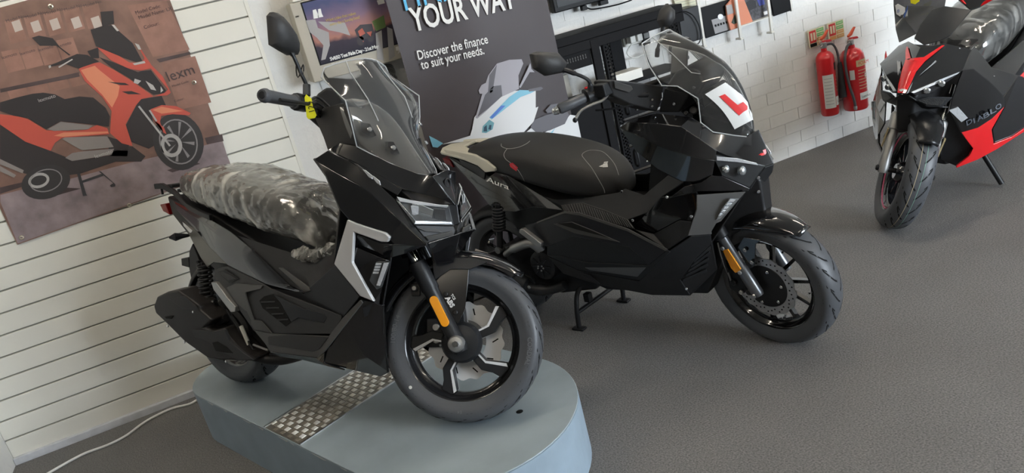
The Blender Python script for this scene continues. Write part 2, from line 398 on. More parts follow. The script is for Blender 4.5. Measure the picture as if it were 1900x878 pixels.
for rg, mm in ((ring(331, 263, 35, 43, 2.5, -.35), 'rim'), (ring(85, 335, 31, 21, 2, -.25), 'rim'), (ring(318, 270, 20, 22, 7, -.3, 20), 'disc'), (ring(72, 335, 20, 14, 5, -.25, 20), 'disc')): flatobj('printed_' + mm, rg, Lq(4.2), pm(mm, (.42, .41, .40)), pos)
flatobj('printed_bodywork', [[(146, 128), (166, 118), (186, 116), (212, 130), (240, 147), (285, 179), (262, 184), (252, 196), (233, 231), (246, 271), (226, 266), (204, 247), (207, 206), (190, 180), (157, 150)],
    [(179, 87), (215, 100), (240, 116), (262, 117), (268, 108), (255, 84), (262, 92), (281, 121), (302, 142), (317, 172), (310, 177), (285, 179), (306, 172), (312, 166), (280, 127), (262, 131), (240, 128), (206, 112)],
    [(0, 212), (29, 215), (52, 221), (86, 242), (126, 243), (160, 241), (180, 232), (199, 238), (203, 249), (115, 256), (102, 265), (94, 280), (47, 263), (0, 231)],
    [(279, 203), (300, 195), (327, 197), (354, 210), (351, 214), (320, 212), (299, 215), (297, 226), (303, 246), (309, 249), (304, 236), (285, 223)]], Lq(5), pm('red', (.52, .10, .075), .35), pos)
flatobj('printed_highlight', [[(150, 130), (176, 122), (182, 128), (222, 160), (219, 178), (208, 200), (190, 176), (162, 148)], [(100, 252), (118, 246), (200, 244), (201, 247), (116, 254)], [(283, 204), (300, 198), (340, 206), (300, 211)]], Lq(5.5), pm('orange', (.66, .25, .15), .35), pos)
flatobj('printed_trim', [[(184, 106), (206, 114), (256, 134), (262, 132), (280, 130), (308, 168), (304, 173), (285, 176), (240, 145), (205, 124)], [(168, 55), (190, 49), (208, 46), (221, 58), (246, 80), (264, 113), (252, 115), (226, 106), (178, 86)],
    [(0, 190), (31, 181), (60, 174), (80, 172), (102, 175), (120, 184), (147, 179), (173, 181), (196, 200), (204, 216), (202, 235), (173, 231), (113, 225), (86, 240), (52, 219), (26, 215), (0, 206)],
    [(59, 70), (72, 66), (98, 71), (112, 88), (131, 102), (128, 103), (105, 85), (74, 85)], [(88, 125), (94, 121), (143, 100), (162, 102), (184, 114), (146, 127), (131, 122), (120, 118)], [(162, 95), (182, 88), (184, 108), (170, 108)], [(186, 22), (210, 20), (212, 44), (190, 50)], [(200, 152), (232, 154), (240, 158), (224, 158)], [(226, 170), (244, 169), (262, 175), (238, 175)]], Lq(6), pm('dark', (.045, .041, .043), .3), pos)
flatobj('printed_panel', [[(115, 258), (120, 255), (199, 253), (211, 273), (153, 279), (146, 276)], [(134, 284), (154, 281), (212, 276), (207, 287), (134, 299), (121, 293)], [(88, 240), (113, 226), (172, 233), (164, 240), (100, 243)], [(0, 295), (44, 316), (42, 322), (0, 305)], [(0, 308), (30, 325), (26, 330), (0, 318)]], Lq(6.5), pm('grey', (.25, .225, .215)), pos)
flatobj('printed_glint', [[(250, 146), (262, 150), (256, 156), (248, 154)], [(270, 150), (284, 158), (290, 168), (280, 166)], [(207, 46), (212, 46), (221, 57), (217, 58)], [(246, 118), (268, 113), (270, 117), (250, 121)], [(298, 160), (303, 168), (298, 172)], [(250, 80), (258, 83), (262, 92), (257, 92)], [(90, 122), (94, 121), (95, 125), (91, 127)], [(108, 124), (134, 109), (135, 111), (110, 126)]], Lq(7), pm('pale', (.50, .48, .46), .3), pos)
flatobj('printed_stand', [[(143, 322), (148, 320), (160, 360), (162, 363), (154, 364)], [(183, 318), (187, 318), (214, 342), (214, 346), (206, 347), (204, 344), (210, 340)], [(150, 336), (190, 322), (192, 326), (152, 340)]], Lq(7), pm('stand', (.05, .05, .055)), pos)
flatobj('printed_fork', [[(256, 198), (259, 196), (317, 270), (314, 272)], [(276, 205), (279, 204), (292, 224), (289, 226)]], Lq(7.2), pm('fork', (.42, .41, .40)), pos)
for s, u, v, sz, cm, sh in [('lexm', 312, 152, .062, 'shadow', 0), ('Model Code:', 252, 27, .020, 'shadow', 0), ('Model Name: LX', 258, 36, .020, 'shadow', 0), ('Colour:', 268, 54, .020, 'shadow', 0), ('Model Code:', 320, 162, .014, 'shadow', 0), ('Colour:', 324, 190, .014, 'shadow', 0), ('lexmoto', 72, 190, .020, 'pale', 0), ('lexmoto', 177, 294, .022, 'pale', 0)]:
    p0 = at_y(u, v, Lq(7.5)); text('printed_lettering', s, sz, p0, (1, 0, .048), (-.048, 0, 1), MATS['print_' + cm], pos)
for s, u, v in [(s, x, y) for s, x, y in [('lexmoto', 4 + 34 * i, 110 - 7 * i) for i in range(4)]] + [('Model No.', 12 + 36 * i, 42 - 7 * i) for i in range(5)]:
    text('printed_lettering', s, .017, at_y(u, v, Lq(2.4)), (1, 0, .048), (-.048, 0, 1), MATS['print_shadow'], pos)
ey_m = mat('brass_eyelet', (.62, .58, .48), .3, .9)
for u, v in [(94, 12), (360, 153), (240, 381), (40, 441)]:
    c = at_y(u, v, PY - .002); lathe('eyelet', [(.004, -.001), (.006, -.003), (.009, -.002), (.010, .001), (.004, .001)], ey_m, pos, n=18, c=c)
# ================================================================== things along the back wall
def thin(name, label, cat, group=None): return thing(name, label, cat, None, group)
# --- motorcycle event display
DY = 3.72
case = mat('beige_case', (.46, .43, .36), .5, var=.06, vscale=6)
dsp = thin('display_screen', 'beige-cased display showing a motorcycle test ride poster, left of the finance banner', 'display')
a, b_ = at_y(541, 22, DY), at_y(722, 0, DY)
x0d, x1d = a.x, at_y(752, 112, DY).x + .004; z0d = at_y(575, 157, DY).z; z1d = at_y(541, 22, DY).z + .035
box('case', ((x0d + x1d) / 2, DY + .07, (z0d + z1d) / 2), (x1d - x0d, .13, z1d - z0d), case, dsp, bevel=.006)
sx0 = at_y(562, 20, DY).x; sz0 = at_y(594, 122, DY).z
def dq(xa, xb, za, zb, k): y = DY + .004 - .0007 * k; return [(xa, y, za), (xb, y, za), (xb, y, zb), (xa, y, zb)]
bez = mat('display_bezel', (.008, .008, .009), .45, spec=.2)
prism('screen', dq(sx0, x1d - .004, sz0, z1d - .006, 0), (0, .01, 0), bez, dsp)
def ramp_z(name, stops, z0, z1):
    def bld(nt, b):
        tc = nt.nodes.new('ShaderNodeTexCoord'); sp = nt.nodes.new('ShaderNodeSeparateXYZ'); nt.links.new(tc.outputs['Object'], sp.inputs[0])
        mp = nt.nodes.new('ShaderNodeMapRange'); mp.inputs[1].default_value = z0; mp.inputs[2].default_value = z1; nt.links.new(sp.outputs['Z'], mp.inputs[0])
        n = nt.nodes.new('ShaderNodeTexNoise'); n.inputs['Scale'].default_value = 14; nt.links.new(tc.outputs['Object'], n.inputs['Vector'])
        ad = nt.nodes.new('ShaderNodeMath'); ad.operation = 'MULTIPLY_ADD'; ad.inputs[1].default_value = .25; nt.links.new(n.outputs['Fac'], ad.inputs[0]); nt.links.new(mp.outputs[0], ad.inputs[2])
        r = nt.nodes.new('ShaderNodeValToRGB'); e = r.color_ramp.elements
        e[0].position = stops[0][0]; e[0].color = (*stops[0][1], 1); e[1].position = stops[-1][0]; e[1].color = (*stops[-1][1], 1)
        for p_, c_ in stops[1:-1]: q = e.new(p_); q.color = (*c_, 1)
        nt.links.new(ad.outputs[0], r.inputs[0]); nt.links.new(r.outputs[0], b.inputs['Base Color']); b.inputs['Roughness'].default_value = .15
    return node_mat(name, bld)
sky_print = ramp_z('print_sunset', [(.1, (.035, .035, .05)), (.42, (.06, .05, .07)), (.5, (.42, .20, .16)), (.7, (.26, .17, .24)), (1.1, (.09, .10, .20))], sz0, z1d)
obj('printed_picture', dq(sx0 + .006, x1d - .012, sz0 + .004, z1d - .012, 1), [(0, 1, 2, 3)], sky_print, dsp, out=(0, -1, 0))
def dpt(u, v, k): return at_y(u, v, DY + .004 - .0007 * k)
def dpoly(name, polys, k, m):
    if len(polys) > 1: return [dpoly(name, [q], k, m) for q in polys]
    V, Fc = [], []
    for q in polys:
        n = len(V); V += [dpt(u, v, k) for u, v in q]; Fc.append(tuple(range(n, len(V))))
    return obj(name, V, Fc, m, dsp, out=(0, -1, 0))
dpoly('printed_motorcycle', [ell(669, 76, 7, 9), ell(688, 70, 6, 8), [(658, 56), (668, 46), (690, 44), (694, 60), (686, 70), (672, 74), (662, 66)]], 2, mat('print_bike_dark', (.03, .02, .025), .4))
dpoly('printed_motorcycle', [[(664, 58), (672, 52), (678, 62), (668, 68)], ring(669, 76, 6, 8, 2)[0], [(680, 60), (690, 58), (688, 68)]], 2.6, mat('print_bike_red', (.45, .09, .05), .4))
dpoly('printed_quote', [[(580, 19), (586, 17), (590, 26), (592, 33), (582, 35)], [(590, 17), (595, 16), (597, 25), (600, 31), (590, 33)], [(734, 87), (742, 85), (744, 96), (738, 100), (740, 94), (735, 94)]], 2, white)
dpoly('printed_reflection', [[(567, 38), (585, 36), (590, 52), (610, 60), (612, 84), (604, 110), (596, 112), (600, 84), (588, 70), (575, 60)], [(590, 40), (640, 42), (650, 66), (630, 60), (610, 56)], [(697, 62), (708, 56), (712, 112), (700, 110)], [(718, 50), (728, 54), (733, 104), (722, 112)]], 1.6, mat('print_grey_haze', (.38, .37, .37), .25))  # room reflections in the glass, painted as flat grey shapes over the picture
dpoly('printed_foliage', [[(690, 40), (712, 28), (716, 50), (698, 58)]], 1.8, mat('print_green', (.12, .20, .06), .5))
p0 = dpt(613, 113, 3); ex = (dpt(690, 94, 3) - p0).normalized(); ey = Vector((0, -1, 0)).cross(ex) * -1
ex_w = Vector((1, 0, .0)); up = Vector((0, 0, 1))
text('printed_lettering', 'SV650 Test Ride Day - 21st May', .0225, dpt(613, 113, 3), ex_w, up, white, dsp, spacing=.82, bold=.0006)
text('printed_lettering', 'Need a licence?', .013, dpt(616, 121, 3), ex_w, up, white, dsp, spacing=.85)
text('printed_lettering', 'Want a bike that makes', .019, dpt(605, 41, 3), ex_w, up, mat('print_gold', (.50, .36, .10), .5), dsp, spacing=.8)
text('printed_lettering', 'every day a Sunday best?', .019, dpt(612, 48.5, 3), ex_w, up, MATS['print_gold'], dsp, spacing=.8)
dpoly('printed_logo', [[(699, 1), (712, -2), (714, 6), (702, 9)]], 2, white)
for k in range(4): box('vent_slot', (x0d + .012 + k * .004, DY + .004, z1d - .06), (.0018, .004, .006), bez, dsp)
# --- stack of papers on top of it
for k, wh in enumerate(('bottom', 'second', 'third', 'topmost')):
    tag(box('folder', (x0d + .14 + .004 * k, DY + .06, z1d + .008 + k * .0125), (.24, .11, .011), mat('paper', (.78, .76, .68), .7), R=Matrix.Rotation(.03 * k, 3, 'Z')), wh + ' of the thin white folders stacked on the beige display case', 'folder', 'folders on the display case')
# --- coil of grey cable hanging below
cc = at_y(704, 140, 3.82)
D = []
for k in range(6):
    r1, r2 = .075 + .012 * k, .035 + .006 * k; ox = -.012 * k
    D.append(tube_data([cc + Vector((ox + r1 * cos(a), -.008 * (k % 3), -.01 * k + r2 * sin(a) + .02 * cos(a))) for a in [2 * pi * i / 28 for i in range(28)]], .0042, 6, True))
D.append(tube_data(smooth_path([tuple(cc + Vector(q)) for q in [(-.1, -.01, -.02), (-.06, -.01, -.06), (-.02, -.01, -.14), (-.03, -.01, -.25)]]), .004, 6))
tag(obj('cable_coil', *join(*D), mat('grey_cable', (.16, .16, .16), .5), smooth=True), 'coil of dark grey cable hanging on the white wall behind the clear screen', 'cable')
# --- roll-up banner
BY = 3.60
ban = thin('rollup_banner', 'dark roll-up banner reading finance your way beside the display screen', 'banner')
bx0, bx1, bz0, bz1 = .886, 1.664, .06, 2.0
banm = mat('banner_fabric', (.066, .056, .060), .45, spec=.3)
V = []; nc = 16
for i, z in enumerate((bz0, bz1)):
    for k in range(nc + 1):
        x = bx0 + (bx1 - bx0) * k / nc; V.append((x, BY + .006 * sin(2 * pi * k / nc * 1.5), z))
obj('printed_sheet', V, grid_faces(2, nc + 1), banm, ban, smooth='all', out=(0, -1, 0))
box('base_case', ((bx0 + bx1) / 2, BY, .04), (bx1 - bx0 + .02, .05, .07), steel, ban, bevel=.012)
for x in (bx0 + .12, bx1 - .12): box('foot', (x, BY - .06, .008), (.04, .20, .014), steel, ban, bevel=.003)
tube('top_rail', [(bx0, BY, bz1), (bx1, BY, bz1)], .012, steel, ban)
tube('support_pole', [((bx0 + bx1) / 2, BY + .016, .06), ((bx0 + bx1) / 2, BY + .016, 2.0)], .008, steel, ban)
BF = BY - .0085
def bpoly(name, polys, k, m):
    if len(polys) > 1: return [bpoly(name, [q], k, m) for q in polys]
    V, Fc = [], []
    for q in polys:
        n = len(V); V += [at_y(u, v, BF - .0007 * k) for u, v in q]; Fc.append(tuple(range(n, len(V))))
    return obj(name, V, Fc, m, ban, out=(0, -1, 0))
cyan = mat('print_cyan', (.10, .48, .80), .5)
def btext(s, u, v, u2, v2, m, hpx, bold=.0, sp=1.0):
    p = at_y(u, v, BF - .002); q = at_y(u2, v2, BF - .002)
    V, Fc = text_data(s, 1.0, 0, sp); w = max(c.x for c in V) - min(c.x for c in V); sx = (q - p).length / w; sy = hpx; ex = (q - p).normalized(); ey = Vector((-ex.z, 0, ex.x)); xm = min(c.x for c in V)
    V, Fc = text_data(s, 1.0, bold, sp)
    obj('printed_lettering', [p + ex * ((c.x - xm) * sx) + ey * (c.y * sy) for c in V], Fc, m, ban, out=(0, -1, 0))
btext('FINANCE', 753, 20, 948, -27, cyan, .150, .0)
btext('YOUR WAY', 768, 58, 958, 13, white, .148, .022)
btext('Discover the finance', 777, 111, 906, 80, white, .060, .012)
btext('to suit your needs.', 783, 129, 899, 100, white, .060, .012)
pw = mat('print_white', (.70, .71, .72), .45)
bpoly('printed_scooter', [[(876, 240), (880, 218), (890, 205), (912, 186), (938, 170), (963, 168), (994, 168), (994, 200), (999, 198), (990, 226), (964, 254), (938, 256), (905, 253), (872, 253)], [(820, 268), (872, 252), (1000, 256), (1020, 262), (1082, 274), (1070, 215), (1058, 213), (1052, 220), (1030, 236), (1010, 246), (985, 238), (964, 256), (860, 262)]], 1, pw)
bpoly('printed_screen', [[(882, 219), (893, 180), (906, 140), (922, 118), (945, 111), (968, 110), (971, 118), (962, 140), (963, 165), (930, 180), (900, 208), (886, 220)]], 1.6, mat('print_lilac', (.34, .33, .37), .4))
bpoly('printed_screen', [[(886, 217), (900, 176), (915, 160), (930, 158), (932, 178), (905, 202)], [(908, 140), (922, 120), (914, 170), (905, 176)]], 2, mat('print_slate', (.10, .095, .11), .4))
bpoly('printed_stripe', [[(908, 218), (925, 200), (945, 180), (964, 167), (994, 168), (985, 173), (966, 180), (940, 200), (912, 222)], [(1007, 257), (1022, 246), (1030, 238), (1018, 259)], [(796, 252), (808, 258), (822, 266), (812, 274), (803, 273)]], 2.4, mat('print_sky', (.20, .50, .66), .4))
bpoly('printed_stripe', [[(909, 218), (930, 196), (938, 196), (914, 220)]], 2.8, mat('print_blue', (.08, .20, .62), .4))
bpoly('printed_lamp', [[(894, 246), (896, 234), (908, 222), (917, 228), (914, 240), (902, 247)]], 3, mat('print_teal', (.16, .36, .42), .3))
bpoly('printed_lamp', [[(897, 244), (898, 236), (903, 232), (904, 244)], [(906, 240), (908, 232), (912, 232), (911, 241)]], 3.4, mat('print_navy', (.03, .07, .11), .3))
bpoly('printed_seat', [[(984, 236), (992, 222), (1012, 214), (1040, 206), (1052, 206), (1056, 214), (1048, 230), (1020, 242), (996, 247)], [(1012, 205), (1022, 194), (1036, 192), (1046, 198), (1040, 206), (1016, 210)]], 2.6, MATS['print_slate'])
bpoly('printed_mirror', [[(888, 168), (893, 158), (901, 154), (903, 164), (897, 174), (890, 174)], [(979, 128), (984, 117), (986, 128), (992, 134), (983, 134), (966, 163), (963, 162)]], 2.6, MATS['print_lilac'])
bpoly('printed_mirror', [[(980, 166), (1004, 161), (1008, 164), (1002, 168), (982, 170)]], 2.6, MATS['print_slate'])
bpoly('printed_metal', [[(1042, 266), (1056, 256), (1068, 256), (1070, 272), (1060, 274), (1056, 266)]], 3, MATS['print_lilac'])
# pale wooden batten leaning behind the banner
prism('banner_batten', [at_y(u, v, 3.79) for u, v in [(1040, 142), (1053, 138), (1084, 272), (1070, 276)]], (0, .02, 0), mat('pale_timber', (.42, .39, .33), .6, var=.15, vscale=30))
tag(bpy.data.objects['banner_batten'], 'pale wooden batten standing behind the right edge of the banner', 'batten')
# --- wall television
tv = thin('television', 'black television on the white wall above the rack', 'television')
TY = 3.80
q = [at_y(1031, 25, TY), at_y(1147, 0, TY)]
box('cabinet', (q[0].x + .42, TY + .03, q[0].z + .25), (.84, .05, .5), bez, tv, bevel=.006)
box('screen', (q[0].x + .42, TY + .004, q[0].z + .255), (.80, .004, .46), mat('dark_screen', (.010, .011, .012), .35, spec=.2), tv)
box('sensor', (q[0].x + .30, TY + .03, q[0].z - .014), (.05, .03, .024), bez, tv, bevel=.003)
box('sensor', (q[0].x + .18, TY + .03, q[0].z - .014), (.03, .03, .024), bez, tv, bevel=.003)
tube('tv_lead', smooth_path([tuple(at_y(u, v, TY + .03)) for u, v in [(1086, 13), (1098, 17), (1120, 14), (1148, 8), (1172, 0)]]), .004, bez, tv, n=6)
# --- equipment racks
rack = thin('equipment_rack', 'black open equipment rack with perforated posts behind the second scooter', 'rack')
RY = 3.50
rk = mat('rack_steel', (.009, .009, .010), .6, spec=.12)
def X(u, v): return at_y(u, v, RY).x
def Zv(u, v): return at_y(u, v, RY).z
zt = Zv(1130, 45)
box('top_rail', ((1.575 + 2.335) / 2, RY + .15, 1.135), (.78, .32, .045), rk, rack, bevel=.003)
box('front_rail', ((1.575 + 2.335) / 2, RY, 1.095), (.78, .02, .05), rk, rack, bevel=.002)
box('louvre_panel', (1.68, RY + .01, 1.035), (.22, .008, .085), rk, rack)
D = [box_data((1.60 + k * .0145, RY + .004, 1.035 + .012 * (j)), (.005, .004, .009)) for k in range(12) for j in (0, 1)]
obj('louvre_slot', *join(*D), mat('slot_dark', (.10, .10, .10), .7), rack)['kind'] = 'stuff'
box('lower_panel', (1.71, RY + .01, .44), (.20, .012, .86), rk, rack, bevel=.002)
box('corner_post', (1.815, RY, .56), (.045, .03, 1.10), rk, rack, bevel=.002)
box('corner_post', (1.62, RY + .3, .56), (.04, .03, 1.12), rk, rack, bevel=.002)
def ladder(x, y, z0, z1, w=.030):
    D = [box_data((x - w / 2 + .004, y, (z0 + z1) / 2), (.008, .003, z1 - z0)), box_data((x + w / 2 - .004, y, (z0 + z1) / 2), (.008, .003, z1 - z0))]
    z = z0
    while z < z1: D.append(box_data((x, y, z), (w, .003, .008))); z += .0185
    return D
for x, y in [(1.885, RY), (2.285, RY), (1.99, RY + .3), (2.40, RY + .3)]:
    obj('perforated_post', *join(*ladder(x, y, .0, 1.11)), rk, rack)
    box('post_flange', (x + (.022 if x > 2.1 else -.02), y + .015, .56), (.008, .035, 1.12), rk, rack)
box('rear_panel', (2.05, RY + .31, .98), (.07, .01, .26), rk, rack)
box('shelf', (2.09, RY + .15, .845), (.46, .30, .012), rk, rack)
for k, z in enumerate((.74, .60, .46, .32, .18)):
    d = box('drawer', (2.09, RY + .02, z), (.40, .03, .125), rk, rack, bevel=.004)
    tube('handle', smooth_path([(1.93, RY, z + .045), (1.93, RY - .03, z + .03), (1.93, RY - .03, z - .03), (1.93, RY, z - .045)], 4), .006, satin, d, n=8)
    for j in range(3):
        tube('latch', [(2.0 + .06 * j, RY - .01, z - .03), (2.02 + .06 * j, RY - .012, z - .02), (2.022 + .06 * j, RY - .012, z + .01)], .003, alu, d, n=6)
    tube('latch_bar', [(1.98, RY - .008, z - .035), (2.16, RY - .008, z - .022)], .0035, alu, d, n=6)
KR = 3.635 / RY
def _reseat(o):
    for v in o.data.vertices: v.co = (v.co.x * KR, 3.635 + (v.co.y - RY) * .70, max(min(v.co.z, .004), 1.55 - (1.55 - v.co.z) * KR))
_seen = set()
for o in [k for k in rack.children] + [g for k in rack.children for g in k.children]:
    if o.data.name not in _seen: _seen.add(o.data.name); _reseat(o)
tag(box('cardboard_box', (1.98 * KR, 3.635 + .06, 1.55 - (1.55 - .852) * KR + .0285), (.17, .10, .05), whitep, bevel=.003), 'long white box on the rack shelf beside the perforated post', 'box')
wr = thin('wall_socket', 'white double wall socket with plugs seen through the rack', 'socket')
c = at_y(1172, 68, 3.87); box('face_plate', c, (.11, .014, .09), whitep, wr, bevel=.004)
for dx in (-.025, .02): box('plug', c + Vector((dx, -.03, -.01)), (.035, .05, .04), whitep, wr, bevel=.006)
tube('plug_lead', smooth_path([tuple(c + Vector(q)) for q in [(-.02, -.05, -.02), (-.07, -.04, -.07), (-.03, -.04, -.11), (.05, -.04, -.10)]]), .004, whitep, wr, n=6)
for u, v, l in [(1172, 56, 'small black meter fixed above the wall socket'), (1197, 70, 'small black handset on the wall beside the socket')]:
    h = thin('wall_handset', l, 'handset'); c = at_y(u, v, 3.86)
    box('body', c, (.045, .03, .075), bez, h, bevel=.006); box('display', c + Vector((0, -.016, .012)), (.030, .002, .028), mat('lcd_grey', (.20, .21, .20), .3), h)
    for k in range(4): box('button', c + Vector((-.014 + .009 * k, -.016, -.022)), (.006, .003, .006), whitep, h)
# --- black wall box right of the rack with a looped lead
sb = thin('wall_speaker', 'black box speaker on the wall between the rack and the white conduit', 'speaker')
SYb = 3.74
a, b_ = at_y(1262, 30, SYb), at_y(1303, 76, SYb)
box('cabinet', ((a.x + b_.x) / 2, SYb + .06, (a.z + b_.z) / 2 + .02), (b_.x - a.x + .02, .12, a.z - b_.z + .02), satin, sb, bevel=.005)
tube('lead', smooth_path([tuple(at_y(u, v, SYb - .02)) for u, v in [(1262, 26), (1270, 21), (1285, 28), (1296, 45), (1300, 62), (1298, 78), (1288, 84), (1278, 82)]]), .0035, bez, sb, n=6)
note = thin('paper_note', 'pale handwritten sheet pinned above the wall speaker', 'paper')
prism('sheet', [at_y(u, v, 3.865) for u, v in [(1247, -8), (1296, -20), (1300, 18), (1262, 29)]], (0, .003, 0), mat('cream_paper', (.66, .66, .50), .7), note)
obj('handwriting', *join(*[prism_data([at_y(u, v, 3.863) for u, v in [(1252 + k, 1 + 5 * k), (1288 + k, -8 + 5 * k), (1288 + k, -7 + 5 * k), (1252 + k, 2 + 5 * k)]], (0, .001, 0)) for k in range(5)]), mat('pencil', (.42, .42, .34), .7), note)
# conduits
for u, v, top in [(1300, 40, 0), (1369, 30, 0), (1428, 26, 0)]:
    c = at_y(u, v, 3.80)
    lab = {1300: 'white conduit strip between the wall speaker and the brochures', 1369: 'white conduit strip in front of the orange brochure', 1428: 'white conduit strip right of the motorcycle brochure'}[u]
    t = thin('wall_conduit', lab, 'conduit', 'conduits on the wall')
    z0 = {1300: .86, 1369: .84, 1428: .82}[u]
    box('channel', (c.x, c.y, (z0 + 1.6) / 2), (.018, .014, 1.6 - z0), whitep, t, bevel=.003)
    box('end_cap', (c.x, c.y + .012, z0 - .004), (.022, .05, .012), whitep, t, bevel=.003)
# brochures
def brochure(name, lab, cat, pts, m, y=3.84):
    t = thin(name, lab, cat); prism('cover', [at_y(u, v, y) for u, v in pts], (0, .012, 0), m, t); return t
t = brochure('brochure', 'black brochure with a silver panel left of the orange leaflet', 'brochure', [(1299, 15), (1362, -4), (1374, 50), (1354, 57), (1311, 71)], bez)
prism('printed_panel', [at_y(u, v, 3.838) for u, v in [(1320, 37), (1350, 28), (1356, 54), (1327, 63)]], (0, .001, 0), mat('print_silver', (.30, .30, .31), .4), t)
prism('printed_emblem', [at_y(u, v, 3.837) for u, v in ell(1337, 31, 5, 5)], (0, .001, 0), steel, t)
obj('printed_mark', *join(*[prism_data([at_y(u, v, 3.836) for u, v in [(1326 + 5 * k, 46 - 1.5 * k), (1329 + 5 * k, 45 - 1.5 * k), (1330 + 5 * k, 49 - 1.5 * k), (1327 + 5 * k, 50 - 1.5 * k)]], (0, .001, 0)) for k in range(5)]), bez, t)
t = brochure('brochure', 'orange leaflet behind the middle conduit strip', 'brochure', [(1348, 10), (1362, -6), (1378, -8), (1397, 40), (1378, 48), (1356, 56), (1350, 34)], mat('print_orange', (.72, .10, .05), .5), 3.820)
prism('printed_photo', [at_y(u, v, 3.818) for u, v in [(1347, 10), (1358, 8), (1362, 24), (1350, 28)]], (0, .001, 0), MATS['print_grey_haze'], t)
prism('printed_rider', [at_y(u, v, 3.818) for u, v in [(1357, 42), (1364, 26), (1369, 42), (1362, 45)]], (0, .001, 0), mat('print_dark_green', (.03, .05, .035), .5), t)
t = brochure('brochure', 'motorcycle brochure with a blue corner between two conduit strips', 'brochure', [(1372, -12), (1424, -24), (1433, 28), (1396, 40)], mat('print_asphalt', (.07, .07, .08), .5, var=.6, vscale=60), 3.845)
prism('printed_corner', [at_y(u, v, 3.843) for u, v in [(1403, -4), (1416, -8), (1419, 8), (1409, 11)]], (0, .001, 0), mat('print_royal', (.06, .08, .35), .5), t)
prism('printed_motorcycle', [at_y(u, v, 3.843) for u, v in [(1380, 8), (1394, -2), (1402, 2), (1404, 14), (1390, 20)]], (0, .001, 0), mat('print_bike_grey', (.02, .02, .025), .4), t)
prism('printed_title', [at_y(u, v, 3.843) for u, v in [(1416, 22), (1426, 19), (1428, 25), (1418, 28)]], (0, .001, 0), pw, t)
t = brochure('brochure', 'plain black folder at the right end of the brochure row', 'brochure', [(1426, -20), (1462, -30), (1469, 19), (1437, 30)], bez, 3.845)
prism('spine', [at_y(u, v, 3.844) for u, v in [(1463, -20), (1467, -20), (1472, 20), (1469, 21)]], (0, .014, 0), whitep, t)
prism_shelf = tag(prism('brochure_ledge', [at_y(u, v, 3.80) for u, v in [(1372, 49), (1433, 29), (1433.5, 31), (1372.5, 51)]], (0, .06, 0), whitep), 'thin white ledge under the motorcycle brochure', 'ledge')
# --- fire signs and extinguishers
sg = mat('sign_cream', (.62, .56, .38), .4); sgr = mat('sign_red', (.50, .03, .03), .5); sgg = mat('sign_green', (.16, .42, .14), .5); sgo = mat('sign_orange', (.60, .30, .10), .5)
for (u, v), lab, bot in [((1515, 69), 'square fire extinguisher sign above the thinner extinguisher', bez), ((1551, 56), 'square fire extinguisher sign above the wider extinguisher', sgo)]:
    t = thin('fire_sign', lab, 'sign', 'fire signs'); c = at_y(u, v, 3.866); w = .128; h = .11
    def rect(nm, x0, x1, z0, z1, m, k): prism(nm, [c + Vector((x0 * w, -.001 * k, z0 * h)), c + Vector((x1 * w, -.001 * k, z0 * h)), c + Vector((x1 * w, -.001 * k, z1 * h)), c + Vector((x0 * w, -.001 * k, z1 * h))], (0, .001, 0), m, t)
    rect('plate', -.5, .5, -.5, .5, sg, 0)
    rect('red_panel', -.42, -.02, -.25, .42, sgr, 1); rect('foot_strip', -.42, -.02, -.46, -.28, bot, 1)
    for k in range(4): rect('text_strip', .03, .46, .26 - .24 * k, .44 - .24 * k, sgg if k < 2 else sgo, 1)
    for k in range(2): rect('pictogram', -.36 + .17 * k, -.25 + .17 * k, -.12, .30, sg, 2)
    for k in range(4): rect('text_line', .08, .40, .34 - .24 * k, .37 - .24 * k, sg, 2)
extr_ = mat('extinguisher_red', (.60, .015, .02), .28, 0, .5); labm = mat('label_white', (.72, .72, .68), .5); labk = mat('label_black', (.02, .02, .02), .5); labc = mat('label_buff', (.62, .52, .30), .5)
def patch(name, r, a0, a1, z0, z1, m, t, k=0): return lathe(name, [(r + .0008 + .0004 * k, z0), (r + .0008 + .0004 * k, z1)], m, t, n=14, axis='z', arc=(rad(a0), rad(a1)))
def extinguisher(u, v, r, h, lab, kind):
    base = at_y(u, v, 3.88 - r - .012); t = thing('fire_extinguisher', lab, 'extinguisher', Matrix.Translation((base.x, base.y, base.z)), 'fire extinguishers')
    lathe('cylinder', [(0, 0), (r * .9, 0), (r, .012), (r, h - r * .9), (r * .93, h - r * .55), (r * .7, h - r * .2), (r * .34, h), (r * .30, h + .02), (0, h + .02)], extr_, t, n=36, axis='z')
    lathe('valve', [(.016, h + .018), (.02, h + .022), (.02, h + .05), (.013, h + .055), (0, h + .055)], alu, t, n=18, axis='z')
    tilt = .35
    prism('carry_handle', [(-.012, -.008, h + .052), (.055, -.008, h + .046), (.062, -.008, h + .050), (.052, -.008, h + .060), (-.012, -.008, h + .066)], (0, .016, 0), extr_, t, bevel=.002)
    prism('squeeze_lever', [(-.014, -.008, h + .068), (.012, -.008, h + .076), (.046, -.008, h + .118), (.040, -.008, h + .122), (.004, -.008, h + .092), (-.016, -.008, h + .080)], (0, .016, 0), mat('lever_orange', (.62, .08, .03), .35), t, bevel=.002)
    tube('safety_ring', [(-.030 + .016 * cos(a), -.01, h + .05 + .016 * sin(a)) for a in [2 * pi * i / 14 for i in range(14)]], .002, steel, t, n=6, closed=True)
    box('wall_bracket', (0, r + .006, h * .75), (.05, .012, .06), steel, t)
    return t, r, h
t, r, h = extinguisher(1541, 212, .054, .40, 'thin red fire extinguisher with a black square label mounted nearer the brochures', 0)
patch('label', r, -160, -88, .05, .26, labm, t); patch('label_panel', r, -75, -20, .28, .325, labk, t); patch('label_panel', r, -85, -30, .06, .115, labm, t)
for k in range(9): patch('label_line', r, -152, -102, .075 + .02 * k, .078 + .02 * k, MATS['print_grey_haze'], t, 1)
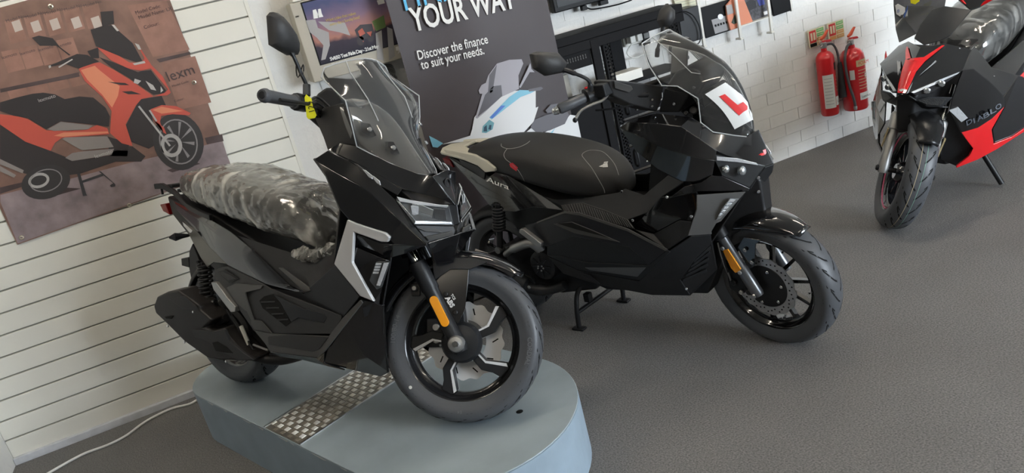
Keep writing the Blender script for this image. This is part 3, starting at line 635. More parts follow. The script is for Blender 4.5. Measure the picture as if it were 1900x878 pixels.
for k in range(5): patch('label_line', r, -72, -32, .15 + .022 * k, .155 + .022 * k, labc, t, 1)
text('label_lettering', 'London', .020, (.012, -r - .004, .078), (1, .0, 0), (0, 0, 1), labk, t)
tube('hose', smooth_path([(.01, -.01, h + .035), (.05, -.02, h + .03), (.075, -.025, h - .02), (.08, -.03, h - .10)]), .007, rubber, t, n=8)
lathe('discharge_horn', [(.010, h - .09), (.014, h - .11), (.024, h - .30), (.024, h - .31), (.012, h - .31)], mat('horn_black', (.02, .02, .022), .5), t, n=18, axis='z', c=(.083, -.03, 0))
t, r, h = extinguisher(1589, 201, .074, .385, 'wide red fire extinguisher with a buff label nearest the room corner', 1)
patch('label_band', r, -118, -30, .275, .315, labc, t); patch('label_panel', r, -112, -35, .065, .11, labm, t); patch('label', r, -150, -128, .20, .26, labm, t)
for k in range(7): patch('label_line', r, -112, -45, .135 + .019 * k, .139 + .019 * k, labc, t, 1)
patch('label_panel', r, -75, -62, .20, .225, labm, t); patch('label_panel', r, -58, -45, .20, .225, labm, t)
text('label_lettering', 'FOAM', .030, (-.028, -r - .003, .284), (1, 0, 0), (0, 0, 1), redp, t); text('label_lettering', 'London', .022, (-.022, -r - .003, .078), (1, 0, 0), (0, 0, 1), labk, t)
tube('hose', smooth_path([(-.01, -.012, h + .03), (-.06, -.03, h + .02), (-.095, -.04, h - .06), (-.085, -.045, h - .20), (-.062, -.05, h - .30), (-.055, -.05, h - .35)]), .0085, rubber, t, n=8)
lathe('nozzle', [(.010, h - .35), (.012, h - .36), (.009, h - .375), (0, h - .375)], alu, t, n=14, axis='z', c=(-.055, -.05, 0))
# ================================================================== shared scooter builders
class Bike(Frame):
    def __init__(s, name, label, O, psi, lam, steer, R=.256, rake=26, off=.036):
        super().__init__(O, lean_heading(psi, lam)); s.R = R
        s.root = thing(name, label, 'scooter', s.mw(), 'scooters on show')
        e = rad(rake); s.ax = Vector((-sin(e), 0, cos(e))); s.A = Vector((0, 0, R)) - off * Vector((cos(e), 0, sin(e)))
        s.S = Matrix.Rotation(rad(steer), 3, s.ax)
        s.SF = Frame(s.O + s.M @ (s.A - s.S @ s.A), s.M @ s.S)
    def st(s, q): return s.S @ (Vector(q) - s.A) + s.A
    # traced panel(s): pts (u, v, y); mirrored twin is its own part
    def pan(s, name, pts, m, faces=None, th=.006, bevel=.002, mirror=True, parent=None, fr=None, out=(.25, -1, .25), sub=0, raw=False):
        fr = fr or s; V = [Vector(q) if raw else fr.p(*q) for q in pts]
        faces = faces or [tuple(range(len(V)))]; res = []
        for sg in ((1, -1) if mirror else (1,)):
            W = [Vector((q.x, q.y * sg, q.z)) for q in V]
            if fr is s.SF: W = [s.st(q) for q in W]
            o_ = Vector((out[0], out[1] * sg, out[2]))
            if fr is s.SF: o_ = s.S @ o_
            p_ = parent[0 if sg == 1 else 1] if isinstance(parent, (list, tuple)) else (parent or s.root)
            res.append(obj(name, W, faces, m, p_, solid=th, bevel=bevel, out=o_, sub=sub, smooth=bool(sub)))
        return res
    def rows(s, name, rows, m, **k):
        pts = [q for r in rows for q in r]; return s.pan(name, pts, m, faces=grid_faces(len(rows), len(rows[0])), **k)
    def loft(s, name, secs, m, bevel=.004, parent=None, sub=0, n4=True):
        """secs: (x, z0, z1, half-width bottom, half-width top)"""
        V = []
        for x, z0, z1, w0, w1 in secs: V += [(x, -w0, z0), (x, w0, z0), (x, w1, z1), (x, -w1, z1)]
        n = len(secs); Fc = grid_faces(n, 4, True) + [(3, 2, 1, 0), tuple(range(4 * n - 4, 4 * n))]
        return obj(name, V, Fc, m, parent or s.root, bevel=bevel, sub=sub, smooth=bool(sub))
def arc_pts(r, a0, a1, n, y=0, cx=0, cz=0): return [Vector((cx + r * cos(rad(a0 + (a1 - a0) * i / n)), y, cz + r * sin(rad(a0 + (a1 - a0) * i / n)))) for i in range(n + 1)]
def tyre_prof(R, rr, w):
    h = R - rr; half = [(rr - .004, .40), (rr + .002, .41), (rr + h * .25, .47), (rr + h * .48, .50), (rr + h * .68, .47), (rr + h * .84, .38), (rr + h * .94, .24), (R - .001, .10), (R, 0)]
    return [(r, y * w) for r, y in half] + [(r, -y * w) for r, y in half[-2::-1]]
def tyre_surf(R, rr, w, f):
    """f in -1..1 across the tread -> (radius, y)"""
    prof = [(0, R), (.2, R - .001), (.48, rr + (R - rr) * .94), (.76, rr + (R - rr) * .84), (.94, rr + (R - rr) * .68), (1.0, rr + (R - rr) * .48)]
    a = abs(f)
    for (f0, r0), (f1, r1) in zip(prof, prof[1:]):
        if a <= f1: return r0 + (r1 - r0) * (a - f0) / (f1 - f0), f * w / 2
    return prof[-1][1], f * w / 2
def wheel(B, name, tf, R, rr, w, style, nspoke=5, rimm=None, grooves=18, side=-1, stripe=None):
    rt = bpy.data.objects.new(name, None); COL.objects.link(rt); rt.parent = B.root; rt.empty_display_size = .05
    T = lambda vf: ([tf(q) for q in vf[0]], vf[1]); P_ = lambda nm, vf, m, sm=True: obj(nm, *T(vf), m, rt, smooth=sm)
    P_('tyre', lathe_data(tyre_prof(R, rr, w), 72), rubber)
    D = []
    for k in range(grooves):
        for sg in (1, -1):
            a0 = 2 * pi * (k + (.5 if sg < 0 else 0)) / grooves; L = []
            for j in range(7):
                t = j / 6; f = sg * (.05 + .95 * t); a = a0 + .42 * t ** 1.5 * 1.0; r_, y_ = tyre_surf(R, rr, w, f); L.append((a, r_ + .0005, y_))
            V = []
            for j, (a, r_, y_) in enumerate(L):
                hw = .0052 / R * (1.2 - .5 * abs(j - 3) / 3)
                V += [(r_ * cos(a - hw), y_, r_ * sin(a - hw)), (r_ * cos(a + hw), y_, r_ * sin(a + hw))]
            D.append((V, [(2 * j, 2 * j + 1, 2 * j + 3, 2 * j + 2) for j in range(6)]))
            a1 = a0 + .20; V = []
            for j in range(4):
                t = j / 3; f = sg * (.50 + .50 * t); a = a1 + .16 * t; r_, y_ = tyre_surf(R, rr, w, f); hw = .0034 / R
                V += [((r_ + .0005) * cos(a - hw), y_, (r_ + .0005) * sin(a - hw)), ((r_ + .0005) * cos(a + hw), y_, (r_ + .0005) * sin(a + hw))]
            D.append((V, [(2 * j, 2 * j + 1, 2 * j + 3, 2 * j + 2) for j in range(3)]))
    g = P_('tread_groove', join(*D), groove_m, False); g['kind'] = 'stuff'
    rm = rimm or gloss; hw = w * .40
    P_('rim', lathe_data([(rr + .001, hw), (rr + .003, hw - .003), (rr - .006, hw - .008), (rr - .010, hw - .016), (rr - .022, hw - .022), (rr - .024, 0), (rr - .022, -hw + .022), (rr - .010, -hw + .016), (rr - .006, -hw + .008), (rr + .003, -hw + .003), (rr + .001, -hw), (rr - .004, -hw + .001), (rr - .012, -hw + .010), (rr - .018, -hw + .020), (rr - .030, -hw + .026), (rr - .031, 0), (rr - .030, hw - .026), (rr - .018, hw - .020), (rr - .012, hw - .010), (rr - .004, hw - .001)], 64, closed=True), rm)
    if stripe:
        for sg in (1, -1): P_('rim_stripe', lathe_data([(rr - .009, sg * (hw - .004)), (rr - .013, sg * (hw - .0095))], 64), stripe)
    hubw = .045
    P_('hub', lathe_data([(0, -hubw), (.034, -hubw), (.044, -hubw + .012), (.050, -.012), (.050, .012), (.044, hubw - .012), (.034, hubw), (0, hubw)], 36), rm)
    ri = rr - .027
    for k in range(nspoke):
        a = 2 * pi * k / nspoke + style[1]; rot = lambda x, z, y: Vector((x * cos(a) - z * sin(a), y, x * sin(a) + z * cos(a)))
        if style[0] == 'boomerang':
            pl_ = [(.042, .012), (.092, .011), (ri * .90, .052), (ri + .002, .044), (ri + .002, .008), (ri * .84, .000), (.104, -.020), (.042, -.016)]
            v, f = prism_data([rot(x, z, -.022) for x, z in pl_], (0, .044, 0)); sp = obj('spoke', *T((v, f)), satin, rt, bevel=.003)
            for yy in (-.0235, .0225):
                st_ = [(.060, .0115), (.094, .011), (ri * .90, .0525), (ri * .965, .0475), (.098, .005), (.060, .006)]
                st2 = [(.092, -.004), (.10, -.004), (ri * .88, .030), (ri * .86, .033)]
                obj('polished_edge', *T(prism_data([rot(x, z, yy) for x, z in st_], (0, .001, 0))), disc_m, sp)
        elif style[0] == 'thin':
            pl_ = [(.040, .008), (ri + .002, .006), (ri + .002, -.006), (.040, -.008)]
            v, f = prism_data([rot(x, z, -.012) for x, z in pl_], (0, .024, 0)); obj('spoke', *T((v, f)), rm, rt, bevel=.004)
        else:
            for sg in (1, -1):
                pl_ = [(.040, sg * .004), (ri + .002, sg * .030), (ri + .002, sg * .044), (.040, sg * .018)]
                v, f = prism_data([rot(x, z, -.014) for x, z in pl_], (0, .028, 0)); obj('spoke', *T((v, f)), rm, rt, bevel=.003)
    return rt, T
def disc(rt, T, r0, r1, y, m, n=8, wave=.005, holes=0, slots=0, carrier=satin):
    N = 96; V = []; th = .004
    for yy in (y - th / 2, y + th / 2):
        for rr_ in (0, 1):
            for i in range(N):
                a = 2 * pi * i / N; r_ = (r1 - wave * (0.5 + .5 * sin(n * 2 * a)) if rr_ else r0); V.append(Vector((r_ * cos(a), yy, r_ * sin(a))))
    Fc = []
    for i in range(N):
        j = (i + 1) % N
        Fc += [(i, j, N + j, N + i), (2 * N + i, 3 * N + i, 3 * N + j, 2 * N + j), (i, 2 * N + i, 2 * N + j, j), (N + i, N + j, 3 * N + j, 3 * N + i)]
    d = obj('brake_disc', *T((V, Fc)), m, rt, smooth=True)
    D = []
    for i in range(holes):
        a = 2 * pi * i / holes; r_ = r0 + (r1 - r0) * (.28, .62, .45)[i % 3]
        D.append(lathe_data([(0, y - th / 2 - .0006), (.0033, y - th / 2 - .0006), (.0033, y + th / 2 + .0006), (0, y + th / 2 + .0006)], 8, c=(r_ * cos(a), 0, r_ * sin(a))))
    for i in range(slots):
        a = 2 * pi * i / slots; rm_ = (r0 + r1) / 2; L = .011
        for sg in (1,):
            ca, sa = cos(a), sin(a); tx = Vector((-sa * .5 + ca * .86, 0, ca * .5 + sa * .86)); nx = Vector((-tx.z, 0, tx.x)); c = Vector((rm_ * ca, y - th / 2 - .0006, rm_ * sa))
            D.append(prism_data([c + tx * L + nx * .002, c + tx * L - nx * .002, c - tx * L - nx * .002, c - tx * L + nx * .002], (0, th + .0012, 0)))
    if D: o = obj('disc_hole', *T(join(*D)), groove_m, d); o['kind'] = 'stuff'
    if carrier:
        for i in range(5):
            a = 2 * pi * i / 5 + .3; v, f = prism_data([(x * cos(a) - z * sin(a), y - .002, x * sin(a) + z * cos(a)) for x, z in [(.03, .012), (r0 + .006, .008), (r0 + .006, -.008), (.03, -.012)]], (0, .004, 0)); obj('disc_carrier', *T((v, f)), carrier, rt)
    return d
def bolt(name, c, nrm, r, m, parent, h=.004):
    c = Vector(c); nrm = Vector(nrm).normalized(); a = nrm.orthogonal().normalized(); b = nrm.cross(a); V = []; n = 10
    for rr_, hh in ((r, 0), (r, h * .6), (r * .7, h)):
        for i in range(n): V.append(c + (a * cos(2 * pi * i / n) + b * sin(2 * pi * i / n)) * rr_ + nrm * hh)
    return obj(name, V, grid_faces(3, n, True) + [tuple(range(2 * n, 3 * n))], m, parent, smooth=True)
def coil(p0, p1, r, wire, turns, n=12):
    p0, p1 = Vector(p0), Vector(p1); d = p1 - p0; t = d.normalized(); a = t.orthogonal().normalized(); b = t.cross(a); N = turns * n
    return tube_data([p0 + d * (i / N) + (a * cos(2 * pi * i / n) + b * sin(2 * pi * i / n)) * r for i in range(N + 1)], wire, 6)
def arch(B, name, m, R, a0, a1, w, skirt, tf, parent=None, tip=.0, th=.004):
    """mudguard hugging a wheel"""
    V = []; n = 14
    for i in range(n + 1):
        t = i / n; a = rad(a0 + (a1 - a0) * t); wf = w * (.55 + .45 * min(1, t / .25)); sk = skirt * min(1, t / .3 + .15)
        for f, dr in ((-1, -sk), (-.92, -.006), (-.5, .008), (0, .012), (.5, .008), (.92, -.006), (1, -sk)):
            r = R + dr; V.append(tf((r * cos(a), f * wf, r * sin(a))))
    return obj(name, V, grid_faces(n + 1, 7), m, parent or B.root, smooth=True, solid=th, sub=1)
def loop_loft(name, secs, m, parent, sub=1, bevel=0, cap=True):
    """secs: list of equal-length closed rings of 3-D points"""
    n = len(secs[0]); V = [Vector(q) for s_ in secs for q in s_]; Fc = grid_faces(len(secs), n, True)
    if cap: Fc += [tuple(range(n))[::-1], tuple(range(len(V) - n, len(V)))]
    return obj(name, V, Fc, m, parent, smooth=True, sub=sub, bevel=bevel)
def mirror_head(B, name, pts, depth, m, tf=None, parent=None):
    """faceted mirror shell from traced outline, bulging away from the rider"""
    c = sum(pts, Vector()) / len(pts); n = len(pts); d = Vector(depth)
    rings = list(pts)
    for sc, dp in ((1.0, .35), (.80, .75), (.42, .97)): rings += [c + (q - c) * sc + d * dp for q in pts]
    rings.append(c + d); F_ = grid_faces(4, n, True) + [(3 * n + i, 3 * n + (i + 1) % n, 4 * n) for i in range(n)]
    o = obj(name, rings, F_, m, parent or B.root, smooth=True)
    obj('mirror_glass', [c + (q - c) * .93 - d * .02 for q in pts], [tuple(range(n))], chrome, o)
    return o
# ================================================================== front scooter (on the plinth, on its side stand)
B = Bike('scooter', 'black and silver scooter with plastic-wrapped seat on the grey-blue plinth', (.434, 2.18, .227), -56.3, 12.5, 32)
p = B.p; RT = B.root
core = B.loft('frame_core', [(.0, .60, .70, .05, .09), (-.10, .61, .80, .08, .12), (-.24, .60, .88, .09, .13), (-.30, .24, .86, .11, .12), (-.36, .20, .52, .13, .13), (-.60, .20, .50, .14, .12), (-.85, .26, .62, .13, .11), (-1.05, .42, .70, .10, .10), (-1.30, .62, .76, .07, .08), (-1.42, .70, .78, .05, .06)], deep, bevel=.01)
B.loft('engine_block', [(-.72, .16, .36, .09, .10), (-.90, .15, .40, .12, .12), (-1.06, .18, .40, .12, .11), (-1.20, .20, .34, .10, .09)], deep, bevel=.015)
# --- upper cowl
a0, a1, a2, a3, a4 = (608, 278, -.165), (630, 265, -.15), (662, 271, -.135), (725, 303, -.095), (775, 322, -.055)
r0, r1, r2, r3, r4 = (608, 279, -.168), (650, 297, -.165), (700, 323, -.145), (746, 351, -.115), (812, 367, -.04)
vt = (803, 327, -.055); vb = (843, 381, 0)
B.pan('upper_cowl', [a0, a1, a2, r1, a3, r2, a4, r3, vt, r4, vb], gloss, faces=[(0, 1, 2, 3), (3, 2, 4, 5), (5, 4, 6, 7), (7, 6, 8, 9), (9, 8, 10)])
vtp = p(803, 327, -.055); ctr = Vector((vtp.x + .012, 0, vtp.z + .012)); vbp = p(*vb); vbp.y = 0
nose = obj('nose_plate', [vtp, Vector((vtp.x, -vtp.y, vtp.z)), ctr, vbp + Vector((.004, 0, 0)), p(825, 340, 0) + Vector((.01, 0, 0))], [(0, 3, 4), (0, 4, 2), (2, 4, 1), (4, 3, 1)], gloss, RT, solid=.006, bevel=.0015, out=(1, 0, .2))
c = p(825, 340, 0) + Vector((.012, 0, 0)); v, f = tube_data([c + Vector((0, .013 * cos(a), .013 * sin(a) + 0)) for a in [2 * pi * i / 20 for i in range(20)]], .0028, 8, True); obj('nose_badge', v, f, satin, nose, smooth=True)
v, f = join(prism_data([c + Vector((.006, y_, z_)) for y_, z_ in [(-.012, -.055), (-.004, -.050), (-.006, -.062)]], (.001, 0, 0)), prism_data([c + Vector((.006, y_, z_)) for y_, z_ in [(-.002, -.049), (.008, -.045), (.006, -.058), (-.003, -.061)]], (.001, 0, 0))); obj('nose_emblem', v, f, white, nose)
# --- shoulder band and side panel
l0, l1, l2, l3, l4, l5, l6 = (582, 296, -.172), (625, 321, -.182), (665, 343, -.186), (686, 358, -.182), (720, 388, -.172), (758, 424, -.150), (793, 454, -.120)
u0, u1, u2, u3, u4, u5, u6 = r0, (645, 297, -.166), (674, 316, -.162), (706, 345, -.156), (733, 370, -.146), (768, 418, -.130), (794, 449, -.108)
B.rows('shoulder_band', [[u0, u1, u2, u3, u4, u5, u6], [l0, l1, l2, l3, l4, l5, l6]], gloss)
B.pan('led_strip_housing', [r1, r2, r3, (738, 362, -.14), u3, u2, u1], gloss, th=.004)
for k in range(3):
    B.pan('led_segment', [(657 + 15 * k, 303 + 11 * k, -.168), (663 + 15 * k, 305 + 11 * k, -.167), (674 + 15 * k, 314 + 11 * k, -.163), (676 + 15 * k, 322 + 11 * k, -.163), (669 + 15 * k, 318 + 11 * k, -.166)], greyp if k == 0 else led, th=.003, bevel=.001)
SP = B.pan('leg_shield_panel', [l0, (590, 303, -.18), (605, 328, -.19), (630, 388, -.202), (648, 409, -.212), (700, 429, -.198), (722, 444, -.188), (732, 454, -.178), (793, 455, -.120), l5, l4, l3, l2, l1], gloss,
      faces=[(0, 1, 2, 13), (13, 2, 12), (12, 2, 3), (12, 3, 11), (11, 3, 4, 5), (11, 5, 10), (10, 5, 6), (10, 6, 7, 9), (9, 7, 8)])
B.pan('shield_inner', [(582, 296, -.172), (605, 328, -.19), (630, 388, -.202), (648, 409, -.212), (619, 490, -.246)], matte, mirror=True, faces=None, th=.01) if 0 else None
V = [p(582, 296, -.172), p(605, 328, -.19), p(630, 388, -.202), p(619, 490, -.24)]
rowsI = []
for q in V: rowsI.append([Vector((q.x - .004, q.y, q.z)), Vector((q.x - .05, q.y * .5, q.z)), Vector((q.x - .05, -q.y * .5, q.z)), Vector((q.x - .004, -q.y, q.z))])
obj('leg_shield_inner', [q for r_ in rowsI for q in r_], grid_faces(4, 4), matte, RT, solid=.006, bevel=.002, out=(-1, 0, 0))
# --- silver boomerang
sil = [(644, 407, -.216), (619, 490, -.252), (667, 550, -.238), (694, 561, -.222), (653, 487, -.240), (656, 431, -.226), (706, 449, -.204), (719, 450, -.198), (722, 441, -.198), (714, 432, -.200), (660, 414, -.214)]
B.pan('silver_trim', sil, silver, faces=[(0, 1, 4, 5), (1, 2, 3, 4), (0, 5, 6, 9, 10), (6, 7, 8, 9)], th=.014, bevel=.004)
B.pan('lower_lip', [(662, 437, -.214), (706, 452, -.200), (733, 455, -.180), (793, 456, -.118), (760, 468, -.13), (728, 478, -.165), (716, 481, -.175), (660, 457, -.208)], gloss, faces=[(0, 1, 6, 7), (1, 2, 5, 6), (2, 3, 4, 5)])
B.pan('signal_surround', [(659, 458, -.214), (716, 482, -.182), (726, 484, -.165), (708, 540, -.185), (704, 566, -.195), (694, 561, -.214), (654, 487, -.232)], gloss, faces=[(0, 1, 6), (1, 3, 5, 6), (1, 2, 3), (3, 4, 5)])
sgn = B.pan('turn_signal', [(697, 487, -.212), (723, 486, -.192), (708, 533, -.208), (699, 538, -.214), (685, 521, -.222)], mat('signal_housing', (.10, .105, .11), .2, .5), th=.01, bevel=.002)
for i in range(6):
    t = i / 6
    B.pan('signal_cell', [(697 - 9 * t, 489 + 31 * t, -.217), (708 - 10 * t, 489 + 32 * t, -.209), (707 - 10 * t, 492.5 + 32 * t, -.209), (696 - 9 * t, 492.5 + 31 * t, -.217)], led, th=.003, bevel=.0006, parent=sgn)
B.pan('signal_lens', [(712, 488, -.206), (721, 488, -.198), (705, 531, -.213), (698, 530, -.217)], led, th=.003, bevel=.001, parent=sgn)
# --- chin
B.pan('lower_cowl', [(670, 557, -.232), (694, 562, -.220), (705, 567, -.20), (713, 566, -.186), (715, 619, -.165), (722, 691, -.125), (706, 699, -.125), (600, 674, -.185), (601, 651, -.205), (640, 600, -.225), (664, 640, -.205), (676, 660, -.195)], gloss,
      faces=[(0, 1, 2, 10, 9), (2, 3, 4, 10), (4, 5, 11, 10), (5, 6, 7, 11), (7, 8, 9, 10, 11)])
B.pan('cowl_badge', [(672, 571, -.228), (692, 563, -.221), (704, 567, -.201), (690, 580, -.212), (676, 590, -.222)], satin, th=.004)
ch = [p(722, 691, -.125), p(714, 619, -.165), p(713, 566, -.186), p(728, 478, -.165)]
obj('inner_fender', [q for s_ in ch for q in (s_, Vector((s_.x - .16, -.07, s_.z + .02)), Vector((s_.x - .16, .07, s_.z + .02)), Vector((s_.x, -s_.y, s_.z)))], grid_faces(4, 4), deep, RT, solid=.006, bevel=.002, out=(1, 0, 0))
# --- headlamps and lower face
hl = [(734, 368, -.146), (812, 381, -.045), (833, 382, -.02), (842, 418, -.015), (769, 416, -.132)]
HL = B.pan('headlamp', hl, mat('lamp_housing', (.03, .032, .035), .25), th=.03, bevel=.003, faces=[(0, 1, 3, 4), (1, 2, 3)])
B.pan('projector', [(764, 378, -.118), (784, 381, -.098), (805, 390, -.072), (801, 409, -.07), (778, 411, -.10), (766, 404, -.118)], lampin, th=.004, bevel=.002, parent=HL)
B.pan('reflector_bowl', [(762, 382, -.128), (777, 384, -.112), (776, 398, -.112), (765, 400, -.122)], led, th=.004, bevel=.001, parent=HL)
B.pan('lamp_blade', [(804, 387, -.067), (826, 389, -.04), (829, 409, -.035), (806, 408, -.064)], matte, th=.004, bevel=.001, parent=HL)
for q0, q1, w_ in [((735, 369), (769, 416), .4), ((769, 416), (842, 418), .4), ((740, 372), (833, 384), .2)]:
    pass
B.pan('lens_trim', [(735, 372, -.150), (741, 374, -.148), (771, 410, -.134), (838, 412, -.024), (840, 417, -.022), (769, 416, -.138)], chrome, th=.003, bevel=.001, faces=[(0, 1, 2, 5), (5, 2, 3, 4)], parent=HL)
B.pan('brow_trim', [(736, 365, -.149), (760, 371, -.125), (812, 380, -.053), (832, 382, -.026), (830, 386, -.026), (786, 381, -.088), (742, 374, -.148)], silver, th=.003, bevel=.001, faces=[(0, 1, 5, 6), (1, 2, 4, 5), (2, 3, 4)], parent=HL)
B.pan('lamp_cover', [hl[0][:2] + (-.152,), (812, 379, -.052), (834, 381, -.026), (843, 419, -.021), (769, 417, -.139)], lens, th=.002, bevel=.0, faces=[(0, 1, 3, 4), (1, 2, 3)], parent=HL)
B.pan('face_grille', [(770, 418, -.128), (842, 420, -.012), (845, 428, -.005), (842, 440, -.01), (795, 450, -.10)], matte, th=.02, faces=[(0, 1, 2, 3, 4)])
B.pan('grille_fin', [(776, 424, -.125), (806, 423, -.08), (822, 432, -.055), (790, 430, -.105)], greyp, th=.006, bevel=.001)
B.pan('grille_fin', [(790, 440, -.11), (840, 430, -.03), (843, 439, -.02), (796, 447, -.10)], greyp, th=.006, bevel=.001)
q0, q1 = p(795, 452, -.112), p(868, 474, .085)
lowz = p(868, 474, .10)
tipL = Vector((q0.x, -q0.y, q0.z))
V = [q0, tipL, Vector((lowz.x - .01, lowz.y * .6, lowz.z)), Vector((lowz.x - .01, -lowz.y * .45, lowz.z)), Vector((q0.x + .035, 0, q0.z + .01)), Vector((lowz.x + .02, 0, lowz.z))]
obj('beak_skirt', V, [(0, 4, 5, 3), (4, 1, 2, 5)], gloss, RT, solid=.006, bevel=.002, out=(1, 0, 0))
B.pan('skirt_edge', [(885, 428, .125), (892, 426, .128), (874, 474, .10), (869, 474, .10)], alu, th=.004, bevel=.001, mirror=False, out=(.4, 1, 0)) if 0 else None
# --- dash cowl and windscreen
B.pan('dash_cowl', [(584, 218, -.10), (600, 255, -.13), (608, 279, -.155), (630, 266, -.145), (662, 271, -.13), (641, 192, -.135), (632, 192, -.125), (600, 200, -.09)], matte, faces=[(0, 1, 6, 7), (1, 2, 3, 6), (3, 4, 5, 6)], th=.01)
scr_edge = [(601, 126, -.135), (596, 144, -.15), (641, 187, -.165), (652, 230, -.155), (662, 272, -.138), (714, 299, -.100), (765, 322, -.055), (795, 326, -.02)]
E_ = [p(*q) for q in scr_edge]
Cb = p(803, 322, 0); Ct = Vector((E_[0].x + .045, 0, E_[0].z + .022))
rowsS = []
for i, e in enumerate(E_):
    t = (e.z - Cb.z) / (Ct.z - Cb.z); c = Cb.lerp(Ct, max(0, min(1, t))); c.z = max(c.z, e.z) if i > 1 else (Ct.z if i == 0 else e.z + .012); c.y = 0
    if i == 0: c = Ct
    row = []
    for k in range(9):
        s_ = -1 + k / 4; f = s_ * s_
        row.append(Vector((c.x + (e.x - c.x) * (f * .55 + .45 * abs(s_)), e.y * -s_ * -1 * (1 if True else 1) * (-1) * -1, c.z + (e.z - c.z) * f)))
    row = [Vector((q.x, -abs(e.y) * -(-1 + k / 4) * -1, q.z)) for k, q in enumerate(row)]
    rowsS.append(row)
def lerp_rows(rows, k):
    o = []
    for i in range(len(rows)): o.append(rows[i])
    return o
ws = obj('windscreen', [q for r_ in rowsS for q in r_], grid_faces(len(rowsS), 9), screen_m, RT, smooth='all', solid=.003, out=(1, 0, .3), sub=2)
edge = [rowsS[0][k] for k in range(9)] + [r_[8] for r_ in rowsS[1:]] ; edge2 = [r_[0] for r_ in rowsS]
for e in ([rowsS[0][k] for k in range(9)], [r_[0] for r_ in rowsS], [r_[8] for r_ in rowsS]): tube('screen_edge', e, .0022, edge_m, ws, n=6)
# crease lines of the screen
for k in (2, 6): tube('screen_crease', [r_[k] + Vector((.001, 0, 0)) for r_ in rowsS[:4]], .0016, edge_m, ws, n=6)
# dark inner cowl under the screen
ic = [[(634, 195, -.145), (660, 195, -.11), (679, 197, -.075), (693, 185, -.045), (706, 185, -.0)], [(645, 230, -.145), (672, 235, -.11), (700, 238, -.075), (722, 232, -.04), (738, 228, 0)], [(662, 272, -.128), (692, 284, -.10), (724, 299, -.075), (754, 300, -.04), (776, 290, 0)], [(690, 290, -.105), (714, 301, -.085), (744, 314, -.06), (775, 322, -.03), (798, 322, 0)]]
W = []
for r_ in ic:
    h_ = [p(*q) - Vector((.012, 0, .004)) for q in r_]; h_[-1].y = 0; W.append(h_ + [Vector((q.x, -q.y, q.z)) for q in h_[-2::-1]])
icm = mat('smoked_cowl', (.105, .098, .088), .32, 0, .3)
IC = obj('inner_cowl', [q for r_ in W for q in r_], grid_faces(4, 9), icm, RT, solid=.004, bevel=.002, out=(1, 0, .5), smooth=True)
for (u, v) in [(683, 241), (727, 275)]:
    y_ = -.115 if u < 700 else -.075
    for sg in (1, -1):
        c = p(u, v, y_); c = Vector((c.x + .006, c.y * sg, c.z)); n_ = Vector((.8, -.35 * sg, .5))
        V = [p(u - 13, v - 13, y_), p(u + 4, v - 12, y_ + .012), p(u + 16, v + 10, y_ + .02), p(u + 6, v + 14, y_ + .01), p(u - 12, v + 4, y_ - .01)]
        br = obj('screen_bracket', [Vector((q.x - .002, q.y * sg, q.z)) for q in V], [(0, 1, 2, 3, 4)], satin, RT, solid=.006, bevel=.001, out=(1, -.3 * sg, .4))
        bolt('bolt', c, n_, .0085, chrome, br, .006)
c = p(715, 200, 0) + Vector((-.004, 0, 0)); n_ = Vector((.85, 0, .5)).normalized(); ey_ = Vector((-.5, 0, .85)); ex_ = Vector((0, 1, 0))
bd = obj('shield_badge', [c + ex_ * x + ey_ * y for x, y in [(-.020, .014), (0, .019), (.020, .014), (.016, -.008), (0, -.024), (-.016, -.008)]], [(0, 1, 2, 3, 4, 5)], chrome, IC, solid=.002, out=n_)
obj('badge_field', [c + n_ * .002 + ex_ * x + ey_ * y for x, y in [(-.017, .012), (0, .016), (.017, .012), (.013, -.007), (0, -.020), (-.013, -.007)]], [(0, 1, 2, 3, 4, 5)], gloss, IC, out=n_)
text('badge_lettering', 'MT', .013, c + n_ * .0035 - ex_ * .010 - ey_ * .004, ex_, ey_, white, IC, shear=.2)
# --- tunnel, tail, side covers
B.pan('tunnel_panel', [(440, 437, -.15), (532, 466, -.14), (575, 480, -.14), (621, 460, -.16), (640, 440, -.18), (622, 492, -.226), (667, 551, -.228), (634, 592, -.222), (566, 566, -.20), (501, 536, -.19), (564, 543, -.195), (540, 531, -.19), (472, 466, -.165)], satin,
      faces=[(0, 1, 11, 12), (1, 2, 10, 11), (2, 3, 5, 10), (3, 4, 5), (5, 6, 7, 8, 10), (8, 9, 10)])
B.pan('tunnel_ridge', [(516, 497, -.19), (524, 497, -.19), (573, 533, -.202), (576, 540, -.204), (565, 543, -.202)], greyp, th=.004)
tl = [(319, 371, -.085), (375, 398, -.125), (428, 430, -.155), (472, 466, -.175), (540, 531, -.20), (564, 543, -.205)]
tw = [(327, 389, -.09), (360, 424, -.135), (390, 460, -.165), (422, 492, -.185), (488, 526, -.20), (563, 545, -.206)]
tm = [((a[0] + b[0]) / 2 + 2, (a[1] + b[1]) / 2 - 2, (a[2] + b[2]) / 2 - .008) for a, b in zip(tl, tw)]
B.rows('tail_panel', [tl, tm, tw], gloss)
B.pan('tail_under_panel', [(339, 410, -.105), (360, 424, -.132), (390, 460, -.162), (420, 490, -.182), (396, 487, -.165), (384, 496, -.16), (372, 478, -.15), (351, 437, -.12)], mat('dusty_grey_plastic', (.13, .13, .12), .35), faces=[(0, 1, 6, 7), (1, 2, 5, 6), (2, 3, 4, 5)])
B.pan('tail_badge', [(338, 411, -.112), (344, 416, -.118), (357, 428, -.13), (354, 434, -.126), (341, 420, -.114)], chrome, th=.004, bevel=.001)
cov = [(399, 502, -.185), (404, 498, -.187), (422, 494, -.190), (488, 527, -.206), (502, 536, -.208), (632, 586, -.228), (633, 592, -.228), (616, 620, -.222), (506, 620, -.205), (471, 614, -.20), (417, 536, -.195), (396, 515, -.187), (456, 554, -.215), (459, 590, -.215), (474, 548, -.212)]
